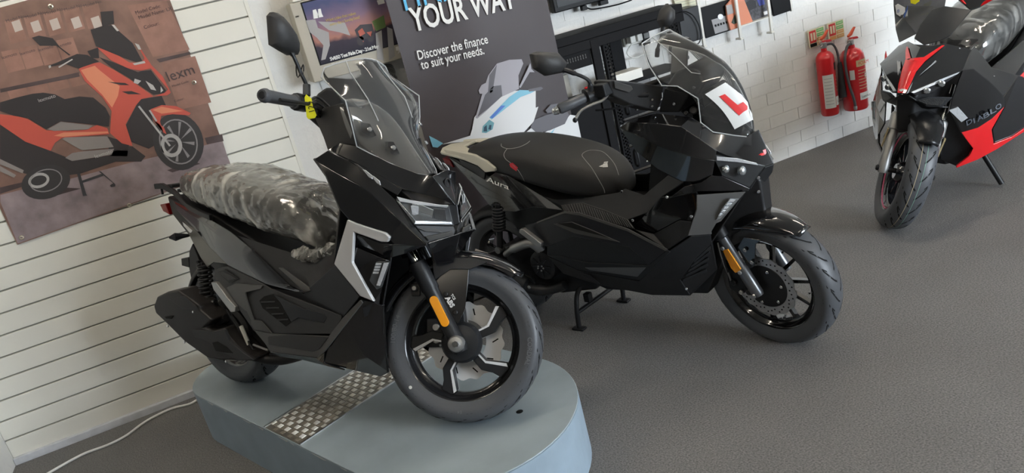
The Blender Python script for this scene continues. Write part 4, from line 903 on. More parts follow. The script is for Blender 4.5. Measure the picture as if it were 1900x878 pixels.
SC_ = B.pan('side_cover', cov[:12] + cov[12:], matte, faces=[(0, 1, 2, 10, 11), (2, 3, 14, 12, 10), (10, 12, 13, 9), (3, 4, 14), (14, 4, 5, 6, 7, 8), (12, 14, 8, 13), (13, 8, 9)])
B.pan('side_cover_crest', [(420, 534, -.204), (437, 526, -.210), (487, 530, -.212), (484, 536, -.213), (455, 543, -.222), (457, 554, -.222), (470, 594, -.218), (484, 596, -.215), (504, 619, -.212), (472, 612, -.208)], greyp, th=.005, faces=[(0, 1, 2, 3, 4), (0, 4, 5), (0, 5, 6, 9), (6, 7, 8, 9)])
B.pan('cover_recess', [(403, 505, -.194), (417, 500, -.196), (443, 518, -.202), (424, 525, -.203)], deep, th=.003, bevel=.001)
B.pan('cover_block', [(405, 506, -.198), (414, 504, -.199), (438, 517, -.205), (424, 521, -.205)], matte, th=.005, bevel=.0015)
iv = B.pan('air_intake', [(481, 558, -.213), (490, 550, -.214), (507, 546, -.213), (514, 552, -.214), (540, 598, -.214), (530, 606, -.214), (487, 572, -.213)], groove_m, th=.003, bevel=.001)
for k in range(4):
    B.pan('intake_fin', [(483 + 10 * k, 560 + 11 * k, -.216), (510 + 8 * k, 559 + 11 * k, -.216), (510 + 8 * k, 561.5 + 11 * k, -.216), (484 + 10 * k, 562.5 + 11 * k, -.216)], matte, th=.004, bevel=.0008, parent=iv)
B.pan('intake_scoop', [(507, 546, -.219), (560, 572, -.221), (612, 585, -.224), (600, 600, -.224), (552, 590, -.222), (540, 598, -.219), (520, 562, -.215)], satin, th=.005, faces=[(0, 1, 4, 5, 6), (1, 2, 3, 4)])
ft = [(471, 613, -.205), (506, 620, -.212), (610, 624, -.226), (634, 592, -.232), (668, 557, -.236), (672, 562, -.238), (602, 652, -.226), (588, 664, -.222), (501, 653, -.205), (493, 640, -.203)]
B.pan('footboard', ft, greyp, faces=[(0, 1, 8, 9), (1, 2, 7, 8), (2, 3, 6, 7), (3, 4, 5, 6)])
B.pan('foot_mat', [(497, 625, -.212), (540, 621, -.220), (608, 627, -.229), (592, 648, -.225), (580, 653, -.223), (498, 640, -.210)], matte, th=.004, bevel=.001)
B.pan('belly_skirt', [(501, 654, -.20), (588, 665, -.215), (602, 654, -.215), (601, 674, -.19), (640, 688, -.165), (560, 668, -.17), (505, 660, -.17)], gloss, faces=[(0, 1, 5, 6), (1, 2, 3, 5), (3, 4, 5)])
# --- seat under crumpled plastic
seat_secs = [(-1.285, .795, .835, .05), (-1.255, .78, .862, .10), (-1.17, .755, .878, .135), (-1.06, .725, .884, .152), (-.95, .695, .872, .160), (-.83, .66, .838, .160), (-.70, .625, .80, .155), (-.60, .60, .785, .145), (-.53, .575, .74, .125), (-.475, .56, .655, .095), (-.45, .56, .60, .06)]
def seat_ring(x, z0, z1, w, grow=0):
    n = 16; o = []
    for k in range(n):
        a = 2 * pi * k / n; c_, s_ = cos(a), sin(a)
        o.append((x, (w + grow) * math.copysign(abs(c_) ** .55, c_), (z0 + z1) / 2 + ((z1 - z0) / 2 + grow) * math.copysign(abs(s_) ** .7, s_)))
    return o
ST = loop_loft('seat', [seat_ring(*s_) for s_ in seat_secs], seatm, RT, sub=1)
def _wrap(nt, b, lo=.16, hi=.95):
    out = nt.nodes['Material Output']; tc = nt.nodes.new('ShaderNodeTexCoord'); mp = nt.nodes.new('ShaderNodeMapping'); mp.inputs['Scale'].default_value = (1.0, .55, .35); mp.inputs['Rotation'].default_value = (.5, .6, .4)
    nt.links.new(tc.outputs['Object'], mp.inputs[0])
    n = nt.nodes.new('ShaderNodeTexNoise'); n.noise_type = 'RIDGED_MULTIFRACTAL'; n.inputs['Scale'].default_value = 16; n.inputs['Detail'].default_value = 3; n.inputs['Distortion'].default_value = .6; nt.links.new(mp.outputs[0], n.inputs['Vector'])
    bp = nt.nodes.new('ShaderNodeBump'); bp.inputs['Strength'].default_value = .9; bp.inputs['Distance'].default_value = .012; nt.links.new(n.outputs['Fac'], bp.inputs['Height'])
    g = nt.nodes.new('ShaderNodeBsdfGlossy'); g.inputs['Roughness'].default_value = .10; g.inputs[0].default_value = (.95, .95, .93, 1); nt.links.new(bp.outputs[0], g.inputs['Normal'])
    t = nt.nodes.new('ShaderNodeBsdfTransparent'); d = nt.nodes.new('ShaderNodeBsdfDiffuse'); d.inputs[0].default_value = (.86, .85, .80, 1); nt.links.new(bp.outputs[0], d.inputs['Normal'])
    cr = nt.nodes.new('ShaderNodeMapRange'); cr.inputs[1].default_value = .0; cr.inputs[2].default_value = .45; cr.inputs[3].default_value = lo; cr.inputs[4].default_value = hi; nt.links.new(n.outputs['Fac'], cr.inputs[0])
    m1 = nt.nodes.new('ShaderNodeMixShader'); nt.links.new(cr.outputs[0], m1.inputs[0]); nt.links.new(t.outputs[0], m1.inputs[1]); nt.links.new(d.outputs[0], m1.inputs[2])
    fr = nt.nodes.new('ShaderNodeLayerWeight'); fr.inputs[0].default_value = .55; nt.links.new(bp.outputs[0], fr.inputs['Normal'])
    m2 = nt.nodes.new('ShaderNodeMixShader'); nt.links.new(fr.outputs['Fresnel'], m2.inputs[0]); nt.links.new(m1.outputs[0], m2.inputs[1]); nt.links.new(g.outputs[0], m2.inputs[2]); nt.links.new(m2.outputs[0], out.inputs[0])
wrapm = node_mat('crumpled_clear_film', _wrap)
wrapd = node_mat('thin_clear_film', lambda nt, b: _wrap(nt, b, .03, .42))
def crumple(name, secs, parent, amp=.006, grow=.007, dense=3, seed=1, wm=None):
    rn = random.Random(seed); o = loop_loft(name, [seat_ring(*s_, grow=grow) for s_ in secs], wm or wrapm, parent, sub=dense)
    tx = bpy.data.textures.new(name + '_creases', 'CLOUDS'); tx.noise_scale = .07; tx.noise_basis = 'VORONOI_F2_F1'; tx.noise_depth = 2
    md = o.modifiers.new('creases', 'DISPLACE'); md.texture = tx; md.strength = amp * 2.2; md.mid_level = .35; md.texture_coords = 'LOCAL'
    return o
wr_ = crumple('plastic_wrap', seat_secs, ST, dense=4)
# gathered film at the front of the seat
D = []
for k in range(9):
    c = p(548 + 8.5 * k, 476 - 2.2 * abs(k - 3), -.15 - .004 * (k % 3)); r_ = .016 + .006 * (k % 3)
    ringp = []
    V, Fc = lathe_data([(0, -r_), (r_ * .8, -r_ * .6), (r_, 0), (r_ * .7, r_ * .7), (0, r_)], 8, c=c)
    rn = random.Random(k); V = [q + Vector((rn.uniform(-.007, .007), rn.uniform(-.004, .004), rn.uniform(-.007, .007))) for q in V]; D.append((V, Fc))
obj('film_gather', *join(*D), wrapm, ST)['kind'] = 'stuff'
# --- rear rack
for sg in (1, -1):
    pts = [p(289, 346, -.085), p(302, 345, -.085), p(324, 357, -.09), p(351, 384, -.105), p(373, 396, -.12), p(392, 404, -.13)]
    pts = [Vector((q.x, q.y * sg, q.z)) for q in pts]
    prof = [(-.008, -.011), (.008, -.011), (.008, .011), (-.008, .011)]
    V = [q + Vector((0, a, b)) for q in pts for a, b in prof]
    obj('rack_rail', V, grid_faces(6, 4, True) + [(3, 2, 1, 0), (20, 21, 22, 23)], satin, RT, bevel=.003)
z_ = p(302, 345, -.085)
for k, dx in enumerate((.0, .05, .10, .15)):
    box('rack_bar', (z_.x + .005 + dx, 0, z_.z - .004 - .02 * max(0, k - 1)), (.022, .17, .014), satin, RT, bevel=.003)
for dx in (-.02, .05): tube('rack_stud', [(z_.x + dx, -.08, z_.z - .01), (z_.x + dx, -.08, z_.z - .035)], .005, satin, RT, n=8)
# --- rear signal, number plate hanger, tail lamp
for sg in (1, -1):
    pts = [p(350, 437, -.11), p(338, 438, -.15), p(325, 440, -.175), p(314, 441, -.19)]
    pts = [Vector((q.x, q.y * sg, q.z)) for q in pts]
    obj('rear_signal', *tube_data(pts, [.006, .010, .016, .004], 8), satin, RT, smooth=True)
B.loft('tail_lamp', [(-1.44, .70, .75, .05, .06), (-1.50, .715, .745, .04, .05)], mat('tail_red', (.25, .01, .01), .2), bevel=.004)
hp = [p(u, v, -.03) for u, v in [(357, 452), (370, 484), (378, 560), (361, 556), (350, 494), (351, 466)]]
prism('plate_hanger', hp, (0, .08, 0), deep, RT, bevel=.003)
hp = [p(u, v, -.032) for u, v in [(336, 480), (350, 478), (351, 497), (337, 493)]]
prism('plate_tab', hp, (0, .06, 0), deep, RT, bevel=.002)
# --- shock absorbers
for sg in (1, -1):
    a, b = p(378, 486, -.15), p(388, 585, -.15); a.y *= sg; b.y *= sg
    o = tube('shock_body', [a, b], .012, deep, RT, n=10); obj('shock_spring', *coil(a, a.lerp(b, .72), .024, .005, 9), satin, RT, smooth=True)
    tube('shock_eye', [b + Vector((0, -.018, 0)), b + Vector((0, .018, 0))], .016, alu, RT)
# --- passenger peg and stand
pg = [p(391, 524, -.20), p(400, 524, -.205), p(424, 556, -.215), p(437, 570, -.215), p(436, 579, -.215), p(428, 580, -.215), p(396, 538, -.20)]
prism('passenger_peg', pg, (0, .02, 0), alu, RT, bevel=.003)
prism('passenger_peg', [Vector((q.x, -q.y - .02, q.z)) for q in pg], (0, .02, 0), alu, RT, bevel=.003)
# --- exhaust
ex_px = [(284, 568), (290, 551), (309, 542), (329, 539), (345, 550), (368, 566), (370, 575), (393, 594), (379, 608), (394, 614), (416, 608), (420, 620), (448, 652), (470, 667), (464, 671), (407, 669), (384, 665), (343, 636), (311, 604), (288, 582)]
exp_ = [p(u, v, -.245 + .05 * (u - 284) / 186) for u, v in ex_px]
exm = mat('exhaust_black', (.024, .022, .021), .42, bump=.06, bscale=300)
EX = prism('exhaust_silencer', exp_, (0, .085, 0), exm, RT, bevel=.014, seg=3)
def exq(pts, k, nm, m, th=.006): V = [p(u, v, -.245 + .05 * (u - 284) / 186 - k) for u, v in pts]; return prism(nm, V, (0, th, 0), m, EX, bevel=.0015)
exq([(355, 612), (394, 616), (416, 612), (424, 632), (452, 656), (470, 667), (440, 668), (418, 656), (378, 630), (362, 626)], .007, 'heat_shield', matte, .012)
exq([(393, 636), (402, 634), (420, 644), (432, 656), (420, 655), (400, 652)], .009, 'shield_slot', groove_m)
exq([(305, 588), (321, 586), (318, 592), (308, 592)], .003, 'shield_slot', groove_m)
exq([(314, 556), (343, 550), (352, 558), (366, 572), (340, 574)], .004, 'shield_facet', exm)
for u, v in [(359, 579), (312, 605), (343, 635), (420, 671)]: bolt('bolt', p(u, v, -.245 + .05 * (u - 284) / 186 - .006), (0, -1, 0), .005, chrome, EX)
obj('header_pipe', *tube_data(smooth_path([p(450, 655, -.17), Vector((-.80, -.12, .16)), Vector((-.66, -.08, .19)), Vector((-.55, -.03, .24))]), .019, 10), deep, RT, smooth=True)
# --- engine details seen between shock and cover
for (u0, v0, u1, v1, r_, m_) in [(393, 575, 415, 590, .012, alu), (405, 600, 420, 590, .015, deep), (447, 605, 462, 640, .008, whitep), (430, 585, 470, 650, .006, deep), (420, 575, 470, 655, .005, deep), (470, 640, 497, 650, .004, alu), (380, 565, 400, 560, .010, chrome)]:
    obj('engine_fitting', *tube_data([p(u0, v0, -.16), p(u1, v1, -.16)], r_, 8), m_, RT, smooth=True)
lathe('variator_case', [(0, -.02), (.06, -.02), (.075, -.008), (.075, .02), (0, .02)], deep, RT, n=24, c=(-.98, -.13, .27))
# --- rear wheel
tfr = lambda q: Vector(q) + Vector((-1.163, 0, .25))
rw, T = wheel(B, 'rear_wheel', tfr, .25, .175, .13, ('boomerang', .3), 5, grooves=16)
arch(B, 'rear_hugger', deep, .272, 40, 150, .072, .03, tfr)
for sg in (1, -1): tube('swing_arm', [(-.80, sg * .10, .27), (-1.17, sg * .10, .25)], .024, deep, RT)
# side stand (bike leans onto it, on the far side)
for sg in (1,):
    gz = lambda x, y: Vector((x, y, 0))
    a = Vector((-.62, .14, .20)); b = B.Mi @ (B.O + B.M @ Vector((-.60, .25, 0)) - B.O); w_ = B.O + B.M @ Vector((-.58, .27, .05)); w_.z = PZ + .012; b = B.Mi @ (w_ - B.O)
    tube('side_stand', [a, b], .012, deep, RT); box('stand_foot', b, (.06, .04, .012), deep, RT, R=B.Mi)
# --- steering assembly
st = B.st; SFp = B.SF.p
tff = lambda q: st(Vector(q) + Vector((0, 0, B.R)))
fw, T = wheel(B, 'front_wheel', tff, .256, .189, .104, ('boomerang', rad(98)), 5, grooves=22, rimm=rim_black)
disc(fw, T, .068, .128, .030, disc_m, 8, .008, 0, 10, carrier=disc_m)
lathe('wheel_boss', [(0, -.066), (.036, -.066), (.056, -.060), (.064, -.048), (.066, -.030), (.052, -.020), (0, -.020)], satin, fw, n=28, tf=tff)
axd = B.ax; fo = Vector((0, 0, B.R))
for sg in (-1, 1):
    base = Vector((-.004, sg * .088, B.R)); L = lambda d: base + axd * d + Vector((-.0, 0, 0))
    lg = obj('fork_leg', *tube_data([st(L(-.030)), st(L(-.018)), st(L(.03)), st(L(.10)), st(L(.185)), st(L(.19)), st(L(.28)), st(L(.285))], [.020, .026, .024, .0235, .0245, .028, .028, .024], 16), satin, RT, smooth=True)
    tube('fork_tube', [st(L(.28)), st(L(.46))], .0175, chrome, RT, n=16)
    lathe('axle_cap', [(0, sg * .036), (.010, sg * .036), (.013, sg * .034), (.022, sg * .032), (.026, sg * .024), (.026, 0)], alu, lg, n=24, c=base, tf=st)
    if sg < 0:
        lathe('axle_nut', [(0, -.0415), (.009, -.0415), (.012, -.036)], chrome, lg, n=8, c=base, tf=st)
    # amber reflector on the outer face
    c0, c1 = L(.074), L(.150); nn = Vector((0, sg, 0)); wd = axd.cross(nn).normalized(); N = 12; V = []
    for k in range(N + 1): a = pi / 2 + pi * k / N; V.append(c0 + (axd * (-abs(cos(a - pi / 2 + 0)) * 0) ) + wd * .0135 * cos(pi * k / N) - axd * .0135 * sin(pi * k / N))
    for k in range(N + 1): V.append(c1 - wd * .0135 * cos(pi * k / N) + axd * .0135 * sin(pi * k / N))
    v, f = prism_data([st(q + nn * .0235) for q in V], B.S @ (nn * .007)); obj('reflector', v, f, amber, lg, bevel=.0015)
# lower clamp
a_, b_2 = st(Vector((-.004, -.088, B.R)) + axd * .40), st(Vector((-.004, .088, B.R)) + axd * .40); tube('lower_clamp', [a_, b_2], .026, deep, RT)
tube('steering_stem', [st(B.A + axd * .33), st(B.A + axd * .85)], .022, deep, RT)
# caliper behind the axle on the disc side, seen through the spokes
def stbox(nm, c, s_, m, par, bevel=.004): v, f = box_data(c, s_); return obj(nm, [st(q) for q in v], f, m, par, bevel=bevel)
cal = stbox('brake_caliper', (-.095, .022, B.R + .030), (.058, .052, .095), deep, RT, .008)
for dz in (.018, -.022): lathe('caliper_piston', [(0, -.010), (.010, -.010), (.012, -.008), (.012, 0)], alu, cal, n=18, c=(-.088, -.004, B.R + .030 + dz), tf=st); lathe('piston_ring', [(.013, -.004), (.018, -.004), (.018, 0)], satin, cal, n=18, c=(-.088, -.004, B.R + .030 + dz), tf=st)
for sgz in (.05, -.04): bolt('bolt', st((-.075, -.004, B.R + .03 + sgz)), B.S @ Vector((0, -1, 0)), .006, chrome, cal)
# front mudguard
MG = arch(B, 'front_mudguard', gloss, .283, 47, 158, .068, .032, tff)
MP = []
for sg in (-1, 1):
    q = [SFp(808, 523, -.075), SFp(835, 492, -.07), SFp(870, 500, -.066), SFp(868, 528, -.068), SFp(863, 573, -.074), SFp(850, 602, -.08), SFp(836, 590, -.082)]
    q = [st(Vector((k.x, -sg * k.y, k.z)) if sg > 0 else k) for k in q]
    o = obj('mudguard_stay', q, [tuple(range(7))], gloss, MG, solid=.005, bevel=.0015, out=B.S @ Vector((0, sg, 0)))
    q = [SFp(800, 470, -.068), SFp(835, 478, -.072), SFp(880, 480, -.070), SFp(905, 486, -.066), SFp(872, 500, -.072), SFp(835, 500, -.078), SFp(806, 520, -.078)]
    q = [st(Vector((k.x, -sg * k.y, k.z)) if sg > 0 else k) for k in q]
    obj('mudguard_cheek', q, [(0, 1, 5, 6), (1, 2, 4, 5), (2, 3, 4)], satin, MG, solid=.005, bevel=.0015, out=B.S @ Vector((0, sg, .2)))
    for u, v in [(827, 546), (845, 580)]:
        c = SFp(u, v, -.084); c.y = c.y * (1 if sg < 0 else -1); bolt('bolt', st(c), B.S @ Vector((0, sg, 0)), .008, deep, o, .005)
c0 = SFp(833, 578, -.088); ax2 = (SFp(827, 552, -.088) - SFp(840, 577, -.088)).normalized()
o0 = SFp(827, 553, -.0865); dirx = (SFp(842, 578, -.0865) - o0).normalized(); diry = Vector((dirx.z * -1, 0, dirx.x)); diry = -diry if diry.z < 0 else diry
text('lettering', 'TCS', .011, st(o0 + diry * .018), B.S @ dirx, B.S @ diry, white, MG, bold=.0004)
text('lettering', 'ABS', .021, st(o0 - diry * .002), B.S @ dirx, B.S @ diry, white, MG, bold=.001)
bolt('brake_union', st(SFp(771, 535, -.05)), B.S @ Vector((0, -1, 0)), .010, alu, RT, .02)
stbox('hose_clip', SFp(772, 538, -.05), (.03, .012, .04), deep, RT)
tube('brake_hose', smooth_path([st(SFp(772, 545, -.045)), st(SFp(760, 520, -.05)), st(SFp(770, 480, -.05)), st(SFp(790, 440, -.03))]), .005, deep, RT, n=8)
# side wall lettering
def sidewall(s, rt, tf, r, y, a_mid, size, m, flip=1):
    V, Fc = text_data(s, size); w_ = max(q.x for q in V); o = []
    for q in V:
        a = rad(a_mid) - flip * (q.x - w_ / 2) / r; rr_ = r + flip * q.y; o.append(tf((rr_ * cos(a), y, rr_ * sin(a))))
    return obj('sidewall_lettering', o, Fc, m, rt, smooth='keep')
tl_m = mat('tyre_lettering', (.15, .155, .165), .5)
sidewall('CORDIAL', fw, tff, .211, -.0533, -8, .020, tl_m); sidewall('100/80-14', fw, tff, .211, -.0533, 168, .022, tl_m); sidewall('E4', fw, tff, .211, -.0533, -92, .014, tl_m)
bolt('valve_mark', tff((.214 * cos(rad(-140)), -.0525, .214 * sin(rad(-140)))), B.S @ Vector((0, -1, 0)), .0055, whitep, fw, .0006)
# --- handlebars (turned left), traced on the right and mirrored across the steering plane
g0, g1 = SFp(545, 188, -.19), SFp(489, 177, -.335)
hc = B.A + axd * .80
for sg in (-1, 1):
    m_ = lambda q: st(Vector((q.x, q.y if sg < 0 else -q.y, q.z)))
    tube('handlebar', [m_(Vector((hc.x, 0, hc.z))), m_(Vector((hc.x * .5 + g0.x * .5, -.07, hc.z * .5 + g0.z * .5))), m_(g0)], .011, deep, RT)
    d = g1 - g0
    gr = obj('grip', *tube_data([m_(g0 + d * t) for t in (-.12, -.1, 0, .02, .3, .6, .93, .95, 1.0, 1.06)], [.020, .023, .023, .019, .0185, .019, .0195, .022, .021, .017], 16), rubber, RT, smooth=True)
    obj('bar_end', *tube_data([m_(g0 + d * 1.06), m_(g0 + d * 1.075)], [.012, .010], 12), satin, gr, smooth=True)
    cpos = g0 - d * .22
    sw_ = obj('switch_pod', *tube_data([m_(cpos + d * .20), m_(cpos + d * .14), m_(cpos - d * .18), m_(cpos - d * .24)], [.020, .028, .028, .018], 12), satin, RT, smooth=True)
    lv = [cpos + Vector((.035, 0, -.005)), cpos + Vector((.05, -.02, -.01)), g0 + Vector((.055, 0, -.012)), g0 + d * .5 + Vector((.06, 0, -.016)), g1 + Vector((.05, 0, -.016))]
    obj('brake_lever', *tube_data(smooth_path([m_(q) for q in lv], 4), .006, 8), deep, RT, smooth=True)
    for k in range(4): obj('control_cable', *tube_data(smooth_path([m_(cpos + Vector((.03 + .008 * k, .0, -.01 * k))), m_(cpos + Vector((.05, .06, .02 - .02 * k))), m_(Vector((hc.x + .06, -.05 + .01 * k, hc.z - .06))), m_(Vector((hc.x + .03, -.03, hc.z - .18)))]), .0045, 6), deep, RT, smooth=True)
# bar shroud around the middle
sh = [(604, 160), (622, 163), (640, 182), (634, 196), (612, 240), (590, 236), (565, 214), (567, 200), (588, 172)]
q = [SFp(u, v, -.085) for u, v in sh]
V, Fc = prism_data([st(k) for k in q], B.S @ Vector((0, .17, 0))); obj('bar_shroud', V, Fc, satin, RT, bevel=.012)
# mirrors
mo = [(494, 30), (500, 23), (509, 25), (523, 41), (540, 66), (546, 85), (546, 102), (532, 103), (516, 94), (498, 83)]
mb = SFp(569, 160, -.165); mt = SFp(546, 107, -.215); mc = SFp(521, 62, -.245); mn = (Vector((1, 0, 0)) + B.SF.to_eye(mc) * .5).normalized()
pts = B.SF.plane(mo, mc, mn)
for sg in (-1, 1):
    m_ = lambda q: st(Vector((q.x, q.y if sg < 0 else -q.y, q.z)))
    if sg < 0:
        MH = mirror_head(B, 'mirror', [m_(k) for k in pts], B.S @ (mn * .045), matte)
        obj('mirror_stem', *tube_data(smooth_path([m_(mb + Vector((0, 0, -.03))), m_(mb), m_(mb.lerp(mt, .5)), m_(mt), m_(mt + (mc - mt) * .25)]), [.010] * 7 + [.006] * 10 + [.006] * 3 + [.008] * 5, 8), satin, RT, smooth=True)
        obj('cable_tie', *tube_data([m_(mb.lerp(mt, .55) + Vector((.012 * cos(a), .012 * sin(a) * .6, .02 * sin(a * 2)))) for a in [2 * pi * k / 16 for k in range(16)]], .002, 6, True), deep, RT, smooth=True)
    obj('stem_boot', *tube_data([m_(mb + Vector((0, 0, -.03))), m_(mb + Vector((0, 0, .005)))], .012, 10), rubber, RT, smooth=True)
# yellow price tag hanging on the bar
tgp = [SFp(u, v, -.205) for u, v in [(565, 181), (568, 175), (578, 183), (579, 192), (587, 214), (584, 219), (572, 221), (569, 217)]]
tg = tag(obj('price_tag', [B.M @ st(k) + B.O for k in tgp], [tuple(range(8))], yellow, None, solid=.0015, out=(0, -1, 0)), 'yellow hand-written tag hanging on the handlebar of the scooter on the plinth', 'tag')
e0 = B.M @ st(SFp(574, 213, -.212)) + B.O; e1 = B.M @ st(SFp(570, 190, -.212)) + B.O; e2 = B.M @ st(SFp(584, 210, -.212)) + B.O
exv = (e1 - e0).normalized(); eyv = (e0 - e2).normalized(); eyv = (eyv - exv * eyv.dot(exv)).normalized()
text('tag_writing', '129', .026, B.M @ st(SFp(584, 209, -.2075)) + B.O, exv, eyv, black_print, tg)
# ================================================================== projecting small details onto finished surfaces
from mathutils.bvhtree import BVHTree
def bvh_of(objs):
    bpy.context.view_layer.update(); dg = bpy.context.evaluated_depsgraph_get(); V, Fc = [], []
    for o in objs:
        e = o.evaluated_get(dg); me = e.to_mesh(); mw = o.matrix_world; n = len(V)
        V += [mw @ q.co for q in me.vertices]; Fc += [tuple(i + n for i in pl_.vertices) for pl_ in me.polygons]; e.to_mesh_clear()
    return BVHTree.FromPolygons(V, Fc)
def cast(bv, u, v, lift=.001):
    h = bv.ray_cast(EYE, ray(u, v))
    return None if h[0] is None else h[0] - ray(u, v) * lift
def decal_line(name, bv, pts, r, m, parent, k=4):
    q = [cast(bv, u, v, r * .3) for u, v in [(a.x, a.y) for a in smooth_path([(x, y, 0) for x, y in pts], k)]]
    q = [parent.matrix_world.inverted() @ c for c in q if c is not None]
    return tube(name, q, r, m, parent, n=6) if len(q) > 1 else None
def decal_poly(name, bv, pts, m, parent, lift=.0015, n=1):
    q = [cast(bv, u, v, lift) for u, v in pts]
    if any(c is None for c in q): return None
    iv = parent.matrix_world.inverted() if parent else Matrix()
    return obj(name, [iv @ c for c in q], [tuple(range(len(q)))], m, parent, smooth='keep')
def decal_text(name, bv, s, u, v, u2, v2, hpx, m, parent, lift=.0015, slant=0, bold=0.0, sp=1.0):
    V, Fc = text_data(s, 1.0, bold, sp); x0 = min(q.x for q in V); x1 = max(q.x for q in V); iv = parent.matrix_world.inverted(); o = []
    d = Vector((u2 - u, v2 - v)); L = d.length; d.normalize(); nrm = Vector((d.y, -d.x)); k = L / (x1 - x0)
    for q in V:
        a = (q.x - x0) * k + slant * q.y * hpx; b = q.y * hpx; c = cast(bv, u + d.x * a + nrm.x * b, v + d.y * a + nrm.y * b, lift)
        if c is None: return None
        o.append(iv @ c)
    return obj(name, o, Fc, m, parent, smooth='keep')
# ================================================================== second scooter (learner plate, centre stand)
B = Bike('scooter', 'all-black scooter with a red L plate standing on the carpet behind the plinth', (1.663, 2.175, 0), -62.5, 0, -10)
p = B.p; RT = B.root
B.loft('frame_core', [(.02, .50, .66, .03, .04), (-.10, .46, .74, .08, .10), (-.22, .22, .80, .10, .11), (-.34, .22, .86, .12, .09), (-.42, .22, .56, .13, .10), (-.65, .22, .56, .15, .12), (-.90, .30, .62, .14, .12), (-1.10, .46, .68, .11, .11), (-1.35, .66, .76, .07, .08), (-1.47, .74, .79, .04, .05)], deep, bevel=.01)
B.loft('engine_block', [(-.75, .18, .36, .09, .10), (-.92, .16, .40, .12, .12), (-1.10, .18, .40, .12, .11), (-1.28, .22, .34, .10, .09)], deep, bevel=.015)
# --- shoulder pod
t0, t1, t2, t3, t4 = (1151, 233, -.175), (1170, 222, -.165), (1217, 210, -.13), (1281, 217, -.125), (1301, 228, -.12)
c0, c1, c2, c3, c4 = (1150, 236, -.19), (1166, 226, -.195), (1224, 230, -.195), (1263, 235, -.185), (1300, 259, -.165)
B.rows('upper_pod', [[t0, t1, t2, t3, t4], [c0, c1, c2, c3, c4]], gloss)
m0, m1, m2, m3, m4, m5 = (1150, 238, -.192), (1180, 250, -.212), (1231, 275, -.222), (1277, 289, -.205), (1312, 296, -.17), (1327, 298, -.148)
C_ = [(1150, 236, -.19), (1166, 226, -.197), (1224, 230, -.197), (1263, 235, -.187), (1300, 259, -.167), (1330, 280, -.138)]
POD = B.rows('shoulder_pod', [C_, [m0, m1, m2, m3, m4, m5]], gloss)
B.rows('pod_underside', [[m0, m1, m2, m3, m4, m5], [(1154, 243, -.188), (1179, 280, -.20), (1220, 314, -.20), (1265, 337, -.19), (1300, 338, -.172), (1322, 326, -.150)]], gloss)
NT = B.pan('nose_top', [(1301, 228, -.118), (1300, 259, -.166), (1330, 280, -.136), (1346, 288, -.112), (1420, 310, -.03), (1436, 304, 0), (1408, 240, 0), (1385, 254, -.035), (1323, 246, -.095), (1375, 285, -.075)], gloss, faces=[(0, 1, 2, 8), (8, 2, 3, 9, 7), (3, 4, 9), (9, 4, 5, 6, 7)])
HL = B.pan('headlamp', [(1328, 288, -.140), (1420, 309, -.032), (1411, 319, -.04), (1391, 348, -.055), (1340, 325, -.130), (1327, 298, -.146)], mat('lamp_housing2', (.02, .021, .023), .25), th=.03, faces=[(0, 1, 2, 3, 4, 5)])
B.pan('daylight_strip', [(1330, 291, -.146), (1368, 294, -.105), (1404, 303, -.062), (1407, 307, -.058), (1368, 301, -.104), (1330, 298, -.148)], led, th=.004, bevel=.001, faces=[(0, 1, 4, 5), (1, 2, 3, 4)], parent=HL)
for u, v, y, r_ in [(1347, 314, -.135, .013), (1377, 317, -.10, .016)]:
    for i, sg in enumerate((1, -1)):
        c = p(u, v, y); c.y *= sg; n_ = Vector((.9, -.35 * sg, .1)).normalized(); a_ = n_.orthogonal().normalized(); b_ = n_.cross(a_); V = []
        for rr_, hh in ((r_, -.006), (r_, .004), (r_ * .75, .008), (r_ * .3, .010)): V += [c + (a_ * cos(2 * pi * k / 16) + b_ * sin(2 * pi * k / 16)) * rr_ + n_ * hh for k in range(16)]
        obj('projector', V, grid_faces(4, 16, True) + [tuple(range(48, 64))], lampin, HL[i], smooth=True)
B.pan('lamp_cover', [(1328, 287, -.145), (1420, 308, -.037), (1412, 320, -.045), (1391, 349, -.060), (1340, 326, -.136), (1327, 298, -.151)], lens, th=.002, bevel=0, faces=[(0, 1, 2, 3, 4, 5)], parent=HL)
B.pan('cheek_panel', [(1240, 369, -.20), (1270, 346, -.195), (1302, 338, -.180), (1320, 326, -.156), (1340, 327, -.135), (1392, 350, -.058), (1388, 355, -.07), (1297, 355, -.19), (1262, 363, -.20)], gloss, faces=[(0, 1, 8), (1, 2, 7, 8), (2, 3, 4, 7), (4, 5, 6, 7)])
V = [p(1436, 305, 0), p(1420, 311, -.032), p(1391, 350, -.058), p(1402, 356, -.03), p(1411, 350, 0), p(1434, 320, 0)]
obj('beak', [V[0], V[1], V[2], V[3], V[4], V[5]] + [Vector((q.x, -q.y, q.z)) for q in (V[1], V[2], V[3])], [(0, 1, 2, 3, 4, 5), (0, 5, 4, 8, 7, 6)], satin, RT, solid=.006, bevel=.002, out=(1, 0, 0))
for u, v in [(1407, 330), (1407, 356)]: bolt('bolt', p(u, v, -.045), (.7, -.7, 0), .006, chrome, RT)
SPn = B.pan('signal_panel', [(1293, 362, -.200), (1384, 356, -.088), (1372, 370, -.105), (1338, 411, -.158), (1329, 415, -.168), (1320, 430, -.178), (1321, 435, -.180), (1276, 438, -.228), (1293, 388, -.210)], greyp, faces=[(0, 1, 2, 3, 8), (3, 4, 5, 6, 7, 8)])
sgn = B.pan('turn_signal', [(1355, 369, -.142), (1372, 369, -.118), (1337, 406, -.165), (1329, 409, -.175), (1339, 388, -.162)], lampin, th=.008, bevel=.001)
